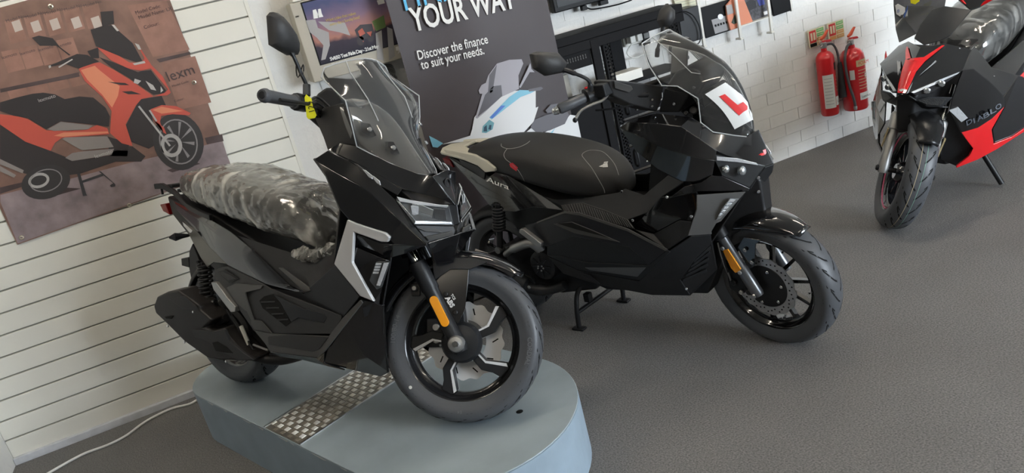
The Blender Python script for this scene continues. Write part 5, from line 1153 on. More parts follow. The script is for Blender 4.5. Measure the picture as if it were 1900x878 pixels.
for k in range(5): B.pan('signal_cell', [(1354 - 4.5 * k, 371 + 6.5 * k, -.149 - .006 * k), (1365 - 6 * k, 371 + 6.5 * k, -.135 - .0075 * k), (1361 - 6 * k, 375 + 6.5 * k, -.137 - .0075 * k), (1351 - 4.5 * k, 375 + 6.5 * k, -.151 - .006 * k)], led, th=.003, bevel=.0005, parent=sgn)
B.pan('inner_shield', [(1225, 366, -.185), (1262, 363, -.192), (1293, 357, -.188), (1293, 390, -.200), (1283, 411, -.208), (1260, 408, -.195), (1213, 433, -.185), (1180, 416, -.170), (1200, 395, -.17)], gloss, faces=[(0, 1, 5, 6, 8), (1, 2, 3, 4, 5), (6, 7, 8)])
B.pan('tunnel_panel', [(1020, 371, -.145), (1080, 368, -.14), (1148, 357, -.11), (1160, 350, -.10), (1195, 362, -.12), (1215, 345, -.14), (1240, 325, -.165), (1268, 338, -.185), (1226, 366, -.18), (1200, 395, -.172), (1165, 408, -.18), (1080, 376, -.168), (1040, 381, -.165)], satin, faces=[(0, 1, 11, 12), (1, 2, 10, 11), (2, 3, 4, 9, 10), (4, 5, 8, 9), (5, 6, 7, 8)])
crb = mat('ribbed_plastic', (.045, .044, .043), .45)
RB = B.pan('ribbed_strip', [(1040, 381, -.172), (1080, 376, -.180), (1122, 390, -.190), (1165, 408, -.196), (1178, 426, -.202), (1135, 415, -.204), (1090, 400, -.199), (1046, 392, -.190)], crb, faces=[(0, 1, 6, 7), (1, 2, 5, 6), (2, 3, 4, 5)], th=.004)
D = []; D2 = []
for k in range(26):
    t = k / 25; u0 = 1046 + 117 * t; v0 = 380 - 3 * min(1, t / .27) + 30 * max(0, (t - .27) / .73); u1 = 1052 + 122 * t; v1 = 393 + 31 * t
    y0 = -.174 - .024 * t; y1 = -.194 - .010 * t; a, b = p(u0, v0 + 1, y0 - .002), p(u1, v1 - 1, y1 - .002)
    D.append(tube_data([a, b], .0028, 5)); D2.append(tube_data([Vector((a.x, -a.y, a.z)), Vector((b.x, -b.y, b.z))], .0028, 5))
for o_, dd in zip(RB, (D, D2)): obj('rib', *join(*dd), crb, o_, smooth=True)['kind'] = 'stuff'
B.pan('rising_board', [(1178, 426, -.196), (1213, 434, -.196), (1260, 409, -.205), (1283, 411, -.215), (1276, 438, -.228), (1238, 464, -.228)], satin, faces=[(0, 1, 5), (1, 2, 4, 5), (2, 3, 4)])
bdy = mat('satin_blue_black', (.017, .018, .022), .36, bump=.04, bscale=400)
B.pan('side_body', [(974, 418, -.165), (995, 413, -.175), (1046, 393, -.195), (1075, 397, -.205), (1165, 427, -.216), (1238, 465, -.230), (1203, 493, -.232), (1168, 459, -.228), (1063, 439, -.218), (1015, 458, -.198), (1006, 456, -.19), (976, 424, -.17)], bdy, faces=[(0, 1, 10, 11), (1, 2, 8, 9, 10), (2, 3, 8), (3, 4, 7, 8), (4, 5, 6, 7)])
B.pan('side_insert', [(1015, 458, -.198), (1063, 439, -.218), (1168, 459, -.228), (1203, 493, -.232), (1090, 488, -.222), (1033, 475, -.208), (1015, 474, -.20)], satin, faces=[(0, 1, 4, 5, 6), (1, 2, 3, 4)])
B.pan('side_scoop', [(1026, 416, -.208), (1060, 412, -.215), (1100, 428, -.221), (1150, 450, -.229), (1065, 433, -.222)], greyp, th=.006, faces=[(0, 1, 4), (1, 2, 3, 4)])
B.pan('scoop_slot', [(1034, 415, -.216), (1060, 413, -.221), (1100, 429, -.227), (1128, 441, -.231), (1070, 426, -.226)], groove_m, th=.003, bevel=.0005, faces=[(0, 1, 4), (1, 2, 3, 4)])
B.pan('edge_trim', [(995, 412, -.18), (1046, 392, -.199), (1075, 395, -.209), (1165, 425, -.220), (1238, 463, -.234), (1236, 467, -.235), (1165, 430, -.222), (1075, 400, -.211), (1047, 396, -.202), (996, 415, -.183)], greyp, th=.005, bevel=.001, faces=[(0, 1, 8, 9), (1, 2, 7, 8), (2, 3, 6, 7), (3, 4, 5, 6)])  # paler grey strip that paints in the highlight along the bevel edge
B.pan('footboard', [(1015, 474, -.205), (1033, 475, -.214), (1090, 488, -.228), (1203, 493, -.238), (1238, 465, -.236), (1243, 468, -.238), (1186, 521, -.236), (1073, 501, -.222)], satin, faces=[(0, 1, 7), (1, 2, 7), (2, 3, 6, 7), (3, 4, 5, 6)], th=.008)
B.pan('foot_mat', [(1085, 497, -.229), (1198, 497, -.240), (1182, 514, -.239), (1095, 502, -.231)], rubber, th=.004, bevel=.001)
B.pan('lower_cowl', [(1015, 476, -.20), (1073, 502, -.217), (1186, 522, -.232), (1240, 468, -.232), (1283, 439, -.226), (1319, 436, -.178), (1321, 452, -.172), (1290, 482, -.20), (1262, 520, -.20), (1281, 549, -.172), (1210, 548, -.19), (1110, 529, -.19), (1045, 508, -.18), (1268, 516, -.20)], satin, faces=[(0, 1, 12), (1, 2, 11, 12), (2, 3, 8, 10, 11), (3, 4, 5, 6, 7), (3, 7, 8), (8, 9, 10)])
GR = B.pan('radiator_grille', [(1321, 452, -.170), (1331, 500, -.135), (1281, 549, -.170), (1262, 520, -.196), (1290, 482, -.194)], deep, th=.008)
for k in range(5):
    B.pan('grille_slat', [(1288 - 5 * k, 484 + 8.5 * k, -.197), (1318 - 2 * k, 456 + 11 * k, -.173), (1320 - 2 * k, 461 + 11 * k, -.17), (1287 - 5 * k, 489 + 8.5 * k, -.195)], satin, th=.005, bevel=.001, parent=GR)
B.pan('cowl_flash', [(1075, 508, -.222), (1104, 526, -.212), (1113, 528, -.208), (1095, 512, -.224)], bdy, th=.004)
for u, v, y in [(1274, 536, -.19), (1283, 402, -.212), (1238, 366, -.205), (1174, 409, -.20), (1154, 356, -.115)]: bolt('bolt', p(u, v, y - .004), (.2, -1, .2), .0055, chrome, RT)
ch = [p(1281, 549, -.172), p(1331, 500, -.135), p(1321, 452, -.172), p(1384, 357, -.085)]
obj('inner_fender', [q for s_ in ch for q in (s_, Vector((s_.x - .06, -.05, s_.z + .02)), Vector((s_.x - .06, .05, s_.z + .02)), Vector((s_.x, -s_.y, s_.z)))], grid_faces(4, 4), deep, RT, solid=.006, bevel=.002, out=(1, 0, 0))
# --- seat
secs2 = [(-1.37, .765, .80, .05), (-1.33, .75, .83, .09), (-1.2, .72, .855, .125), (-1.05, .685, .852, .15), (-.92, .655, .832, .165), (-.80, .625, .805, .168), (-.69, .60, .775, .155), (-.61, .59, .735, .125), (-.56, .59, .685, .085), (-.545, .60, .645, .05)]
ST = loop_loft('seat', [seat_ring(*s_) for s_ in secs2], seatm, RT, sub=2)
bv = bvh_of([ST])
decal_line('seam', bv, [(1148, 325), (1140, 304), (1122, 284), (1106, 279), (1090, 280), (1080, 287), (1085, 296), (1098, 312), (1110, 332), (1120, 350), (1122, 358)], .0014, stitch, ST)
decal_line('seam', bv, [(983, 262), (975, 268), (960, 274), (942, 276), (931, 272), (930, 267)], .0014, stitch, ST)
decal_line('seam', bv, [(941, 276), (935, 286), (938, 295), (948, 303), (960, 314), (969, 328), (975, 340)], .0014, stitch, ST)
for q in [[(1111, 309), (1118, 305.5), (1119, 308.5), (1117, 310)], [(1119, 304), (1127, 302), (1128, 310), (1118, 310.5)], [(1121, 300.5), (1128, 299.5), (1128, 301.5), (1120, 303)]]: decal_poly('seat_emblem', bv, q, white, ST)
decal_poly('seat_label', bv, [(945, 304), (951, 302), (961, 311), (958, 318), (947, 310)], mat('label_red', (.70, .03, .05), .5), ST, lift=.003)
# --- tail
TP = B.pan('tail_panel', [(831, 291, -.07), (857, 308, -.105), (900, 334, -.145), (919, 320, -.135), (943, 326, -.145), (1015, 369, -.165), (1046, 391, -.19), (990, 384, -.185), (945, 365, -.17), (933, 392, -.175), (957, 393, -.180), (908, 381, -.165), (878, 343, -.135)], gloss, faces=[(0, 1, 12), (1, 2, 12), (2, 3, 4, 8), (4, 5, 7, 8), (5, 6, 7), (2, 8, 9, 11, 12), (8, 7, 10, 9)])
bvt = bvh_of([TP[0]])
decal_text('lettering', bvt, 'Aura', 902, 336, 944, 352, 12, white, TP[0], slant=-.3, bold=.02, lift=.006)
B.pan('grab_rail', [(822, 277, -.075), (847, 281, -.10), (878, 288, -.128), (902, 299, -.142), (918, 312, -.148), (918, 318, -.148), (900, 320, -.146), (886, 308, -.138), (851, 294, -.105), (830, 288, -.08)], cream, faces=[(0, 1, 8, 9), (1, 2, 7, 8), (2, 3, 6, 7), (3, 4, 5, 6)], th=.022, bevel=.004)
B.pan('rail_gap', [(851, 295, -.10), (886, 309, -.132), (900, 321, -.14), (898, 333, -.14), (857, 307, -.10)], deep, th=.01)
q = [p(820, 270, -.06), p(847, 281, -.095), p(878, 285, -.115), p(872, 272, -.09)]; zc = .835
V = [Vector((-1.50, -.07, .815)), Vector((-1.36, -.11, .805)), Vector((-1.24, -.13, .785)), Vector((-1.30, -.07, .825)), Vector((-1.36, -.04, .835)), Vector((-1.52, -.03, .825))]
V2 = [Vector((a.x, -a.y, a.z)) for a in V]
obj('rear_carrier', V + V2, [(0, 1, 4, 5), (1, 2, 3, 4), (11, 10, 7, 6), (10, 9, 8, 7), (5, 4, 10, 11)], cream, RT, solid=.014, bevel=.004, out=(0, 0, 1))
for sg in (1, -1): obj('carrier_slot', *prism_data([Vector((-1.47, sg * .045, .8225)), Vector((-1.39, sg * .05, .8235)), Vector((-1.385, sg * .085, .814)), Vector((-1.46, sg * .068, .817))], (0, 0, .002)), whitep, RT)
B.loft('tail_lamp', [(-1.46, .73, .77, .05, .06), (-1.52, .75, .78, .04, .05)], mat('tail_red', (.25, .01, .01), .2), bevel=.004)
# --- rear end
for sg in (1, -1):
    a, b = p(924, 378, -.165), p(928, 462, -.165); a.y *= sg; b.y *= sg
    tube('shock_body', [a, b], .015, deep, RT); obj('shock_spring', *coil(a + Vector((0, 0, -.005)), a.lerp(b, .55), .026, .0055, 8), satin, RT, smooth=True); tube('shock_eye', [b + Vector((0, -.02, 0)), b + Vector((0, .02, 0))], .016, alu, RT)
obj('swing_arm', *tube_data(smooth_path([p(938, 472, -.17), p(952, 462, -.175), p(975, 453, -.175), p(990, 453, -.17), p(1005, 465, -.15)]), [.014] * 6 + [.020] * 12 + [.022] * 7, 10), alu, RT, smooth=True)
pg = [p(967, 424, -.205), p(972, 423, -.205), p(1007, 450, -.21), p(1006, 458, -.21), p(1001, 457, -.21), p(966, 430, -.205)]
for sg in (1, -1): prism('passenger_peg', [Vector((q.x, q.y * sg - (.012 if sg < 0 else .012), q.z)) for q in pg], (0, .022, 0), alu, RT, bevel=.003)
fc = p(1008, 492, -.165)
FN = lathe('fan_cover', [(0, -.014), (.05, -.014), (.066, -.006), (.070, .01), (.070, .05), (0, .05)], deep, RT, n=32, c=fc)
for k in range(8): a = 2 * pi * k / 8; box('cover_fin', fc + Vector((.036 * cos(a), -.016, .036 * sin(a))), (.030, .006, .005), satin, FN, R=Matrix.Rotation(-a, 3, 'Y'))
for k in range(5): c = fc + Vector((.015 * cos(k * 2.4), -.02, .012 * sin(k * 2.4) - .005)); bolt('bolt', c, (0, -1, 0), .004, alu, FN)
B.pan('engine_bracket', [(905, 470, -.15), (930, 462, -.16), (945, 500, -.165), (985, 515, -.17), (1000, 540, -.17), (975, 538, -.17), (940, 512, -.165), (918, 480, -.155)], satin, th=.012, mirror=False, faces=[(0, 1, 2, 6, 7), (2, 3, 4, 5, 6)])
obj('exhaust_silencer', *tube_data(smooth_path([p(1048, 530, -.15), p(1020, 538, -.16), p(985, 535, -.175), p(958, 522, -.19), p(925, 500, -.205), Vector((-1.42, -.22, .34))]), [.020] * 8 + [.026] * 6 + [.046] * 6 + [.056] * 10 + [.05], 14), satin, RT, smooth=True)
bolt('bolt', p(982, 533, -.215), (0, -1, 0), .008, alu, RT)
B.pan('guard_plate', [(882, 462, -.235), (905, 470, -.235), (898, 476, -.236), (880, 468, -.236)], mat('sticker_white', (.70, .62, .56), .5), th=.002, bevel=0, mirror=False)
tfr = lambda q: Vector(q) + Vector((-1.27, 0, .255))
rw, T = wheel(B, 'rear_wheel', tfr, .255, .18, .125, ('thin', .2), 10, grooves=16)
arch(B, 'rear_hugger', deep, .275, 35, 150, .072, .03, tfr)
# --- centre stand
for sg in (-1, 1):
    foot = Vector((-.855, sg * .135, .010)) if sg < 0 else Vector((-.80, .15, .010))
    tube('centre_stand', smooth_path([Vector((-.80, sg * .075, .22)), Vector((-.84, sg * .11, .17)), Vector((foot.x + .01, sg * .135, .10)), foot]), .011, deep, RT); box('stand_foot', foot + Vector((.0, 0, -.004)), (.06, .035, .010), deep, RT, bevel=.003)
tube('stand_brace', [(-.845, -.135, .085), (-.80, .135, .10)], .010, deep, RT); box('stand_tab', (-.83, -.06, .125), (.03, .03, .04), deep, RT, bevel=.003)
# --- front wheel, fork
st = B.st; SFp = B.SF.p; axd = B.ax
tff = lambda q: st(Vector(q) + Vector((0, 0, B.R)))
fw, T = wheel(B, 'front_wheel', tff, .256, .189, .108, ('thin', .15), 10, grooves=20)
disc(fw, T, .086, .122, -.048, steel, 7, .006, 42, 0, carrier=None)
lathe('disc_hub', [(0, -.060), (.030, -.060), (.060, -.056), (.084, -.052), (.088, -.046), (.05, -.02), (0, -.02)], deep, fw, n=32, tf=tff)
for k in range(6): a = 2 * pi * k / 6 + .2; bolt('disc_bolt', tff((.070 * cos(a), -.055, .070 * sin(a))), B.S @ Vector((0, -1, 0)), .0065, chrome, fw, .005)
for a in (-8, 62): bolt('valve_cap', tff((.150 * cos(rad(a)), -.012, .150 * sin(rad(a)))), B.S @ Vector((0, -1, 0)), .004, chrome, fw, .008)
slider = mat('grey_slider', (.16, .165, .175), .3, .7)
for sg in (-1, 1):
    base = Vector((-.004, sg * .098, B.R)); L = lambda d: base + axd * d
    lg = obj('fork_leg', *tube_data([st(L(-.012)), st(L(.0)), st(L(.10)), st(L(.11)), st(L(.24))], [.018, .022, .022, .0185, .0185], 16), slider, RT, smooth=True)
    obj('fork_boot', *tube_data([st(L(.235)), st(L(.24)), st(L(.30)), st(L(.31)), st(L(.33)), st(L(.34)), st(L(.36))], [.022, .028, .029, .024, .027, .022, .020], 16), satin, lg, smooth=True)
    tube('fork_tube', [st(L(.35)), st(L(.50))], .017, deep, RT)
    bolt('axle_nut', st(base + Vector((0, sg * .022, 0))), B.S @ Vector((0, sg, 0)), .010, chrome, lg, .008)
# caliper bracket and reflector behind the right leg
rq = [SFp(u, v, -.118) for u, v in [(1340, 464), (1350, 463), (1374, 500), (1371, 505), (1364, 507), (1356, 498)]]
rf = obj('reflector', [st(q) for q in prism_data(rq, (0, .007, 0))[0]], prism_data(rq, (0, .007, 0))[1], amber, RT, bevel=.0015)
for u, v in [(1341, 461), (1373, 506)]: bolt('bolt', st(SFp(u, v, -.122)), B.S @ Vector((0, -1, 0)), .008, alu, rf, .006)
cq = [SFp(u, v, -.085) for u, v in [(1346, 500), (1368, 505), (1388, 520), (1382, 545), (1368, 548), (1352, 535)]]
ca = obj('brake_caliper', *prism_data([st(q) for q in cq], B.S @ Vector((0, .05, 0))), deep, RT, bevel=.008)
for u, v, r_ in [(1362, 524, .012), (1376, 542, .009), (1390, 542, .012)]: bolt('bolt', st(SFp(u, v, -.09)), B.S @ Vector((0, -1, 0)), r_, satin if r_ > .01 else alu, ca, .008)
for k in range(2): tube('brake_hose', smooth_path([st(SFp(1332 + 4 * k, 450, -.11)), st(SFp(1340 + 3 * k, 480, -.115)), st(SFp(1350, 505, -.10)), st(SFp(1356, 520, -.09))]), .0045, satin if k else alu, RT, n=8)
MG = arch(B, 'front_mudguard', gloss, .278, 53, 150, .070, .034, tff)
for sg in (-1, 1):
    q = [SFp(1380, 440, -.076), SFp(1412, 446, -.074), SFp(1402, 454, -.076), SFp(1400, 494, -.082), SFp(1388, 500, -.086), SFp(1368, 460, -.086)]
    q = [st(k if sg < 0 else Vector((k.x, -k.y, k.z))) for k in q]
    o = obj('mudguard_stay', q, [tuple(range(6))], gloss, MG, solid=.005, bevel=.0015, out=B.S @ Vector((0, sg, 0)))
    for u, v in [(1382, 464), (1395, 487)]:
        c = SFp(u, v, -.088); c.y *= -sg if sg > 0 else 1; bolt('bolt', st(c if sg < 0 else Vector((c.x, abs(c.y), c.z))), B.S @ Vector((0, sg, 0)), .008, chrome, o, .005)
# --- screen
scr_edge = [(1191, 81, -.105), (1203, 120, -.138), (1228, 159, -.152), (1257, 160, -.140), (1295, 183, -.122), (1300, 227, -.118), (1323, 245, -.097), (1360, 251, -.06), (1385, 254, -.033)]
E_ = [p(*q) for q in scr_edge]; Cb = p(1398, 250, 0); Ct = Vector((E_[0].x + .035, 0, E_[0].z + .016)); rowsS = []
for i, e in enumerate(E_):
    t = max(0, min(1, (e.z - Cb.z) / (Ct.z - Cb.z))); t = t if i else 1; c = Cb.lerp(Ct, t); bow = Vector((.095, 0, .035)) * sin(pi * t) ** .8; c += bow
    if i == 0: c = Ct
    rowsS.append([Vector((c.x + (e.x - c.x) * (.5 * s_ * s_ + .5 * abs(s_)), abs(e.y) * s_, c.z + (e.z - c.z) * s_ * s_)) for s_ in [-1 + k / 5 for k in range(11)]])
ws = obj('windscreen', [q for r_ in rowsS for q in r_], grid_faces(len(rowsS), 11), screen_m, RT, smooth='all', solid=.003, out=(1, 0, .3), sub=2)
for e in (rowsS[0], [r_[0] for r_ in rowsS], [r_[10] for r_ in rowsS]): tube('screen_edge', e, .0022, edge_m, ws, n=6)
for k in (2, 8): tube('screen_crease', [r_[k] + Vector((.001, 0, 0)) for r_ in rowsS[:4]], .0014, edge_m, ws, n=6)
bvs = bvh_of([ws])
lp = thing('learner_plate', 'white plate with a red letter L on the second scooter screen', 'plate')
def bil(a, b, c, d, s, t): return tuple((a[i] * (1 - s) + b[i] * s) * (1 - t) + (d[i] * (1 - s) + c[i] * s) * t for i in (0, 1))
V = []; okk = True; N = 8
for j in range(N + 1):
    for i in range(N + 1):
        u, v = bil((1308, 175), (1346, 153), (1407, 217), (1363, 240), i / N, j / N); bul = sin(pi * j / N) * (7 if True else 0); u += bul * .5; v -= bul * .55
        c = cast(bvs, u, v, .003)
        if c is None: c = cast(bvs, u - 4, v + 3, .003) or cast(bvs, u - 9, v + 7, .003)
        V.append(c)
bad = [k for k, c in enumerate(V) if c is None]
for k in bad: V[k] = next(V[j] for j in sorted(range(len(V)), key=lambda j: abs(j - k)) if V[j] is not None)
plate_o = obj('plate', V, grid_faces(N + 1, N + 1), mat('plate_white', (.80, .80, .78), .35), lp, smooth='keep')
bvp = bvh_of([plate_o])
def seg_poly(pts, k=5): return [tuple(Vector(pts[i]).lerp(Vector(pts[(i + 1) % len(pts)]), j / k)) for i in range(len(pts)) for j in range(k)]
lq = [(1335, 179), (1345, 174.5), (1369, 195), (1379, 189), (1391, 201), (1371.5, 214.5), (1355, 199)]
q = [[(1335, 179), (1345, 174.5), (1357, 185), (1346.5, 190.5)], [(1346.5, 190.5), (1357, 185), (1369, 195), (1358.5, 202)], [(1358.5, 202), (1369, 195), (1379, 208), (1371.5, 214.5)], [(1369, 195), (1379, 189), (1391, 201), (1379, 208)]]
V = []; Fc = []
for a in q:
    n = len(V)
    for j in range(4):
        for i in range(4): V.append(cast(bvp, *bil(*a, i / 3, j / 3), .0022))
    Fc += [[n + k for k in f_] for f_ in grid_faces(4, 4)]
V = [c if c is not None else V[k - 1] for k, c in enumerate(V)]
if all(c is not None for c in V): obj('letter', V, Fc, redp, lp, smooth='keep')
bvn = bvh_of(NT)
for a in [[(1407, 288), (1413, 283.5), (1415, 287)], [(1411, 286), (1417, 283), (1418, 288), (1412, 289)], [(1415, 279), (1421, 276.5), (1422, 284), (1419, 288), (1417, 283)]]: decal_poly('nose_emblem', bvn, a, mat('emblem_red', (.85, .02, .02), .3), NT[0], .002)
# --- dash and bars
DS = [(1232, 163), (1253, 133), (1278, 123), (1298, 133), (1308, 155), (1292, 181), (1280, 176)]
q = [p(u, v, -.085) for u, v in DS]; prism('dash_pod', q, (0, .17, 0), matte, RT, bevel=.012)
dq_ = [p(u, v, -.10) for u, v in [(1233, 163), (1280, 174), (1260, 209), (1221, 209)]]; DP = prism('dash_block', dq_, (0, .20, 0), satin, RT, bevel=.006)
for u, v in [(1251, 193), (1288, 163)]: bolt('bolt', p(u, v, -.106), (0, -1, .2), .006, chrome, DP)
for u, v, r_ in [(1287, 205, .014), (1273, 210, .008), (1300, 200, .010)]: bolt('mount_knob', p(u, v, -.10), (.5, -1, .3), r_, satin, DP, .012)
iq = [p(u, v, -.05) for u, v in [(1300, 172), (1320, 160), (1328, 165), (1322, 190), (1306, 200)]]; prism('instrument_pod', iq, (0, .10, 0), deep, RT, bevel=.006)
hcv = [(1129, 151), (1138, 148), (1185, 153), (1232, 160), (1227, 190), (1220, 207), (1168, 193), (1138, 178)]
hy = lambda u: -.235 + .165 * (u - 1129) / 103
for sg in (-1, 1):
    m_ = lambda q: st(Vector((q.x, q.y if sg < 0 else -q.y, q.z)))
    pts = [SFp(u, v, hy(u)) for u, v in hcv]; c = sum(pts, Vector()) / 8
    V = [m_(k) for k in pts] + [m_(k + Vector((-.075, 0, .004))) for k in pts]
    hcov = obj('bar_fairing', V, [tuple(range(8)), tuple(range(8, 16))[::-1]] + [(i, (i + 1) % 8, 8 + (i + 1) % 8, 8 + i) for i in range(8)], matte, RT, bevel=.006)
    if sg < 0:
        for u, v in [(1211, 184), (1211, 196)]: bolt('bolt', st(SFp(u, v, hy(u)) + Vector((.002, -.004, 0))), B.S @ Vector((.6, -.8, .2)), .0055, chrome, hcov)
        fl = [SFp(u, v, hy(u) - .004) for u, v in [(1138, 150), (1170, 160), (1173, 166), (1166, 172), (1140, 164)]]
        obj('fairing_facet', [st(k + Vector((.003, 0, 0))) for k in fl], [tuple(range(5))], greyp, hcov, solid=.003, bevel=.001, out=B.S @ Vector((.6, -.8, .2)))
    g0, g1 = SFp(1086, 181, -.275), SFp(1037, 203, -.375); d = g1 - g0
    gr = obj('grip', *tube_data([m_(g0 + d * t) for t in (-.06, 0, .02, .5, .95, 1.0)], [.019, .022, .018, .0185, .019, .016], 16), rubber, RT, smooth=True)
    obj('bar_end', *tube_data([m_(g0 + d * t) for t in (1.0, 1.03, 1.06, 1.2, 1.23)], [.008, .012, .016, .012, .008], 12), chrome, gr, smooth=True)
    tube('handlebar', [m_(g0), m_(SFp(1200, 175, -.12)), m_(Vector((-.46, 0, 1.0)))], .011, deep, RT)
    pc_ = g0 - d * .12
    obj('switch_pod', *tube_data([m_(pc_ + d * .14), m_(pc_ + d * .10), m_(pc_ - d * .18), m_(pc_ - d * .22)], [.020, .030, .030, .018], 14), satin, RT, smooth=True)
    bolt('starter_button', m_(pc_ + Vector((0, 0, .028))), B.S @ Vector((0, 0, 1)), .008, red, RT, .006)
    mc = SFp(1120, 165, -.235); v, f = box_data(mc, (.05, .05, .045)); obj('master_cylinder', [m_(k) for k in v], f, satin, RT, bevel=.005)
    lv = [SFp(1130, 172, -.23), SFp(1118, 186, -.25), SFp(1098, 194, -.28), SFp(1078, 205, -.31), SFp(1067, 223, -.335)]
    obj('brake_lever', *tube_data(smooth_path([m_(k) for k in lv], 5), .0055, 8), alu, RT, smooth=True); obj('lever_ball', *tube_data([m_(lv[-1] + Vector((0, 0, z_))) for z_ in (-.009, -.005, 0, .005, .009)], [.003, .008, .009, .008, .003], 10), deep, RT, smooth=True)
    tube('control_cable', smooth_path([m_(SFp(1105, 205, -.25)), m_(SFp(1135, 202, -.22)), m_(SFp(1175, 195, -.16))]), .004, deep, RT, n=6)
# mirrors: traced separately because the bars are turned
for mp_, cu, cy, path in [([(982, 101), (993, 96), (1031, 98), (1049, 118), (1040, 135), (1010, 141), (988, 127)], (1015, 118), -.37, [(1095, 168, -.285), (1095, 156, -.285), (1088, 146, -.295), (1065, 136, -.325)]),
                      ([(1219, 38), (1223, 20), (1235, 7), (1246, 18), (1246, 36), (1238, 50), (1224, 50)], (1233, 30), .37, [(1219, 105, .29), (1221, 88, .295), (1228, 66, .33)])]:
    mc = SFp(*cu, cy); mn = (Vector((1, 0, 0)) + B.SF.to_eye(mc) * .7).normalized()
    mirror_head(B, 'mirror', [st(k) for k in B.SF.plane(mp_, mc, mn)], B.S @ (mn * .05), matte)
    pp_ = [SFp(*k) for k in path]; pp_.append(pp_[-1].lerp(mc, .6)); k = len(smooth_path(pp_))
    obj('mirror_stem', *tube_data([st(q) for q in smooth_path(pp_)], [.010 if i < 6 else .0065 if i < k - 7 else .009 for i in range(k)], 8), satin, RT, smooth=True)
# ================================================================== third scooter (black and red, right edge)
B = Bike('scooter', 'black and red scooter with a film-wrapped seat at the right edge', (2.735, 2.625, 0), -161.6, 8, 34, R=.26)
p = B.p; px = B.px; RT = B.root
B.loft('frame_core', [(.0, .46, .62, .03, .04), (-.12, .40, .72, .08, .10), (-.26, .22, .78, .10, .11), (-.40, .20, .62, .14, .12), (-.70, .20, .52, .14, .12), (-.95, .26, .62, .13, .11), (-1.15, .40, .68, .11, .10), (-1.40, .62, .76, .07, .08)], deep, bevel=.01)
L_ = (.3, 1, .2)
def mir(name, pts, m, faces=None, **k): return B.pan(name, pts, m, faces=faces, raw=True, out=k.pop('out', (.5, 1, .3)), **k)
vtip = px(1755, 80, -.174); corner = px(1787, 130, -.122); back = px(1803, 92, -.26); lmid = px(1735, 151, -.035); nl = px(1683, 174, .035); nc_ = p(1672, 176, 0)
topc = p(1708, 88, 0); midc = p(1688, 135, 0) + Vector((.012, 0, .004)); ml = px(1720, 118, -.072)
NB = mir('nose_cowl', [vtip, back, corner, lmid, nl, nc_, midc, topc, ml], gloss, faces=[(0, 1, 2, 8), (8, 2, 3), (8, 3, 4, 6), (6, 4, 5), (0, 8, 6, 7)], th=.006)
bvn = bvh_of(NB)
def strip_on(name, quads, m, lift=.009):
    V, Fc = [], []
    for a in quads:
        n = len(V); g_ = [cast(bvn, *q, lift) or (B.O + B.M @ px(*q, .062 - .22 * (175 - q[1]) / 95)) for q in [bil(*a, i / 3, j / 3) for j in range(4) for i in range(4)]]
        if any(c is None for c in g_): continue
        V += g_; Fc += [[n + k for k in f_] for f_ in grid_faces(4, 4)]
    iv = NB[0].matrix_world.inverted()
    if V: obj(name, [iv @ c for c in V], Fc, m, NB[0], smooth='keep')
strip_on('red_flash', [[(1667, 157), (1690, 155), (1680, 173), (1665, 172)], [(1673, 132), (1700, 133), (1690, 155), (1667, 157)], [(1680, 110), (1716, 114), (1700, 133), (1673, 132)], [(1680, 88), (1684, 86), (1690, 108), (1680, 110)], [(1690, 108), (1714, 106), (1716, 114), (1686, 111)], [(1714, 106), (1748, 84), (1753, 84), (1716, 114)]], red)
strip_on('grey_flash', [[(1712, 134), (1728, 120), (1746, 108), (1706, 140)], [(1728, 120), (1752, 95), (1755, 97), (1746, 108)], [(1682, 174), (1690, 158), (1694, 152), (1686, 172)], [(1664, 104), (1671, 92), (1671, 126), (1666, 140)]], mat('grey_decal', (.30, .31, .33), .4))
strip_on('nose_emblem', [[(1668, 167), (1673, 165), (1681, 165), (1672, 170)]], white, .012)
HL = mir('headlamp', [px(1687, 172, .028), px(1735, 152, -.042), px(1785, 132, -.125), px(1764, 148, -.09), px(1730, 172, -.03), px(1700, 177, .02)], mat('lamp_housing3', (.02, .02, .022), .2), th=.02)
mir('daylight_strip', [px(1690, 171, .031), px(1735, 152, -.038), px(1783, 131, -.118), px(1778, 137, -.114), px(1735, 157, -.036), px(1696, 173, .028)], led, th=.004, bevel=.001, faces=[(0, 1, 4, 5), (1, 2, 3, 4)], parent=HL)
for i, sg in enumerate((1, -1)):
    for u, v, x in [(1720, 168, -.012), (1747, 155, -.055)]:
        c = px(u, v, x + .004); c.y *= sg; bolt('projector', c, (1, .4 * sg, 0), .014, lampin, HL[i], .01)
for sg in (1, -1):
    for u, v, x in [(1780, 91, -.20), (1788, 98, -.20)]: c = cast(bvn, u, v, .001); bolt('bolt', RT.matrix_world.inverted() @ c if sg > 0 else (lambda q: Vector((q.x, -q.y, q.z)))(RT.matrix_world.inverted() @ c), (.4, sg, .4), .005, chrome, RT)
# dark fly screen
f_ = [px(1696, 71, -.175), px(1714, 83, -.135), px(1744, 75, -.165), px(1763, 66, -.19), px(1803, 18, -.34), px(1753, 11, -.33), px(1728, 18, -.32), px(1707, 46, -.23), px(1740, 45, -.215)]
obj('fly_screen', f_, [(0, 1, 8, 7), (1, 2, 8), (2, 3, 8), (3, 4, 5, 8), (8, 5, 6, 7)], satin, RT, solid=.006, bevel=.002, out=(1, 0, .5))
sm = acrylic('smoked_acrylic', (.22, .22, .23), .10)
ss = [px(1657, -30, -.44), px(1658, 10, -.40), px(1662, 55, -.34), px(1668, 78, -.28), px(1700, 62, -.27), px(1752, 12, -.36), px(1760, -30, -.43)]
SS = obj('smoked_screen', ss, [(0, 1, 5, 6), (1, 2, 4, 5), (2, 3, 4)], sm, RT, solid=.004, out=(1, 0, .3))
def onx(pts, x): return [px(u, v, x) for u, v in pts]
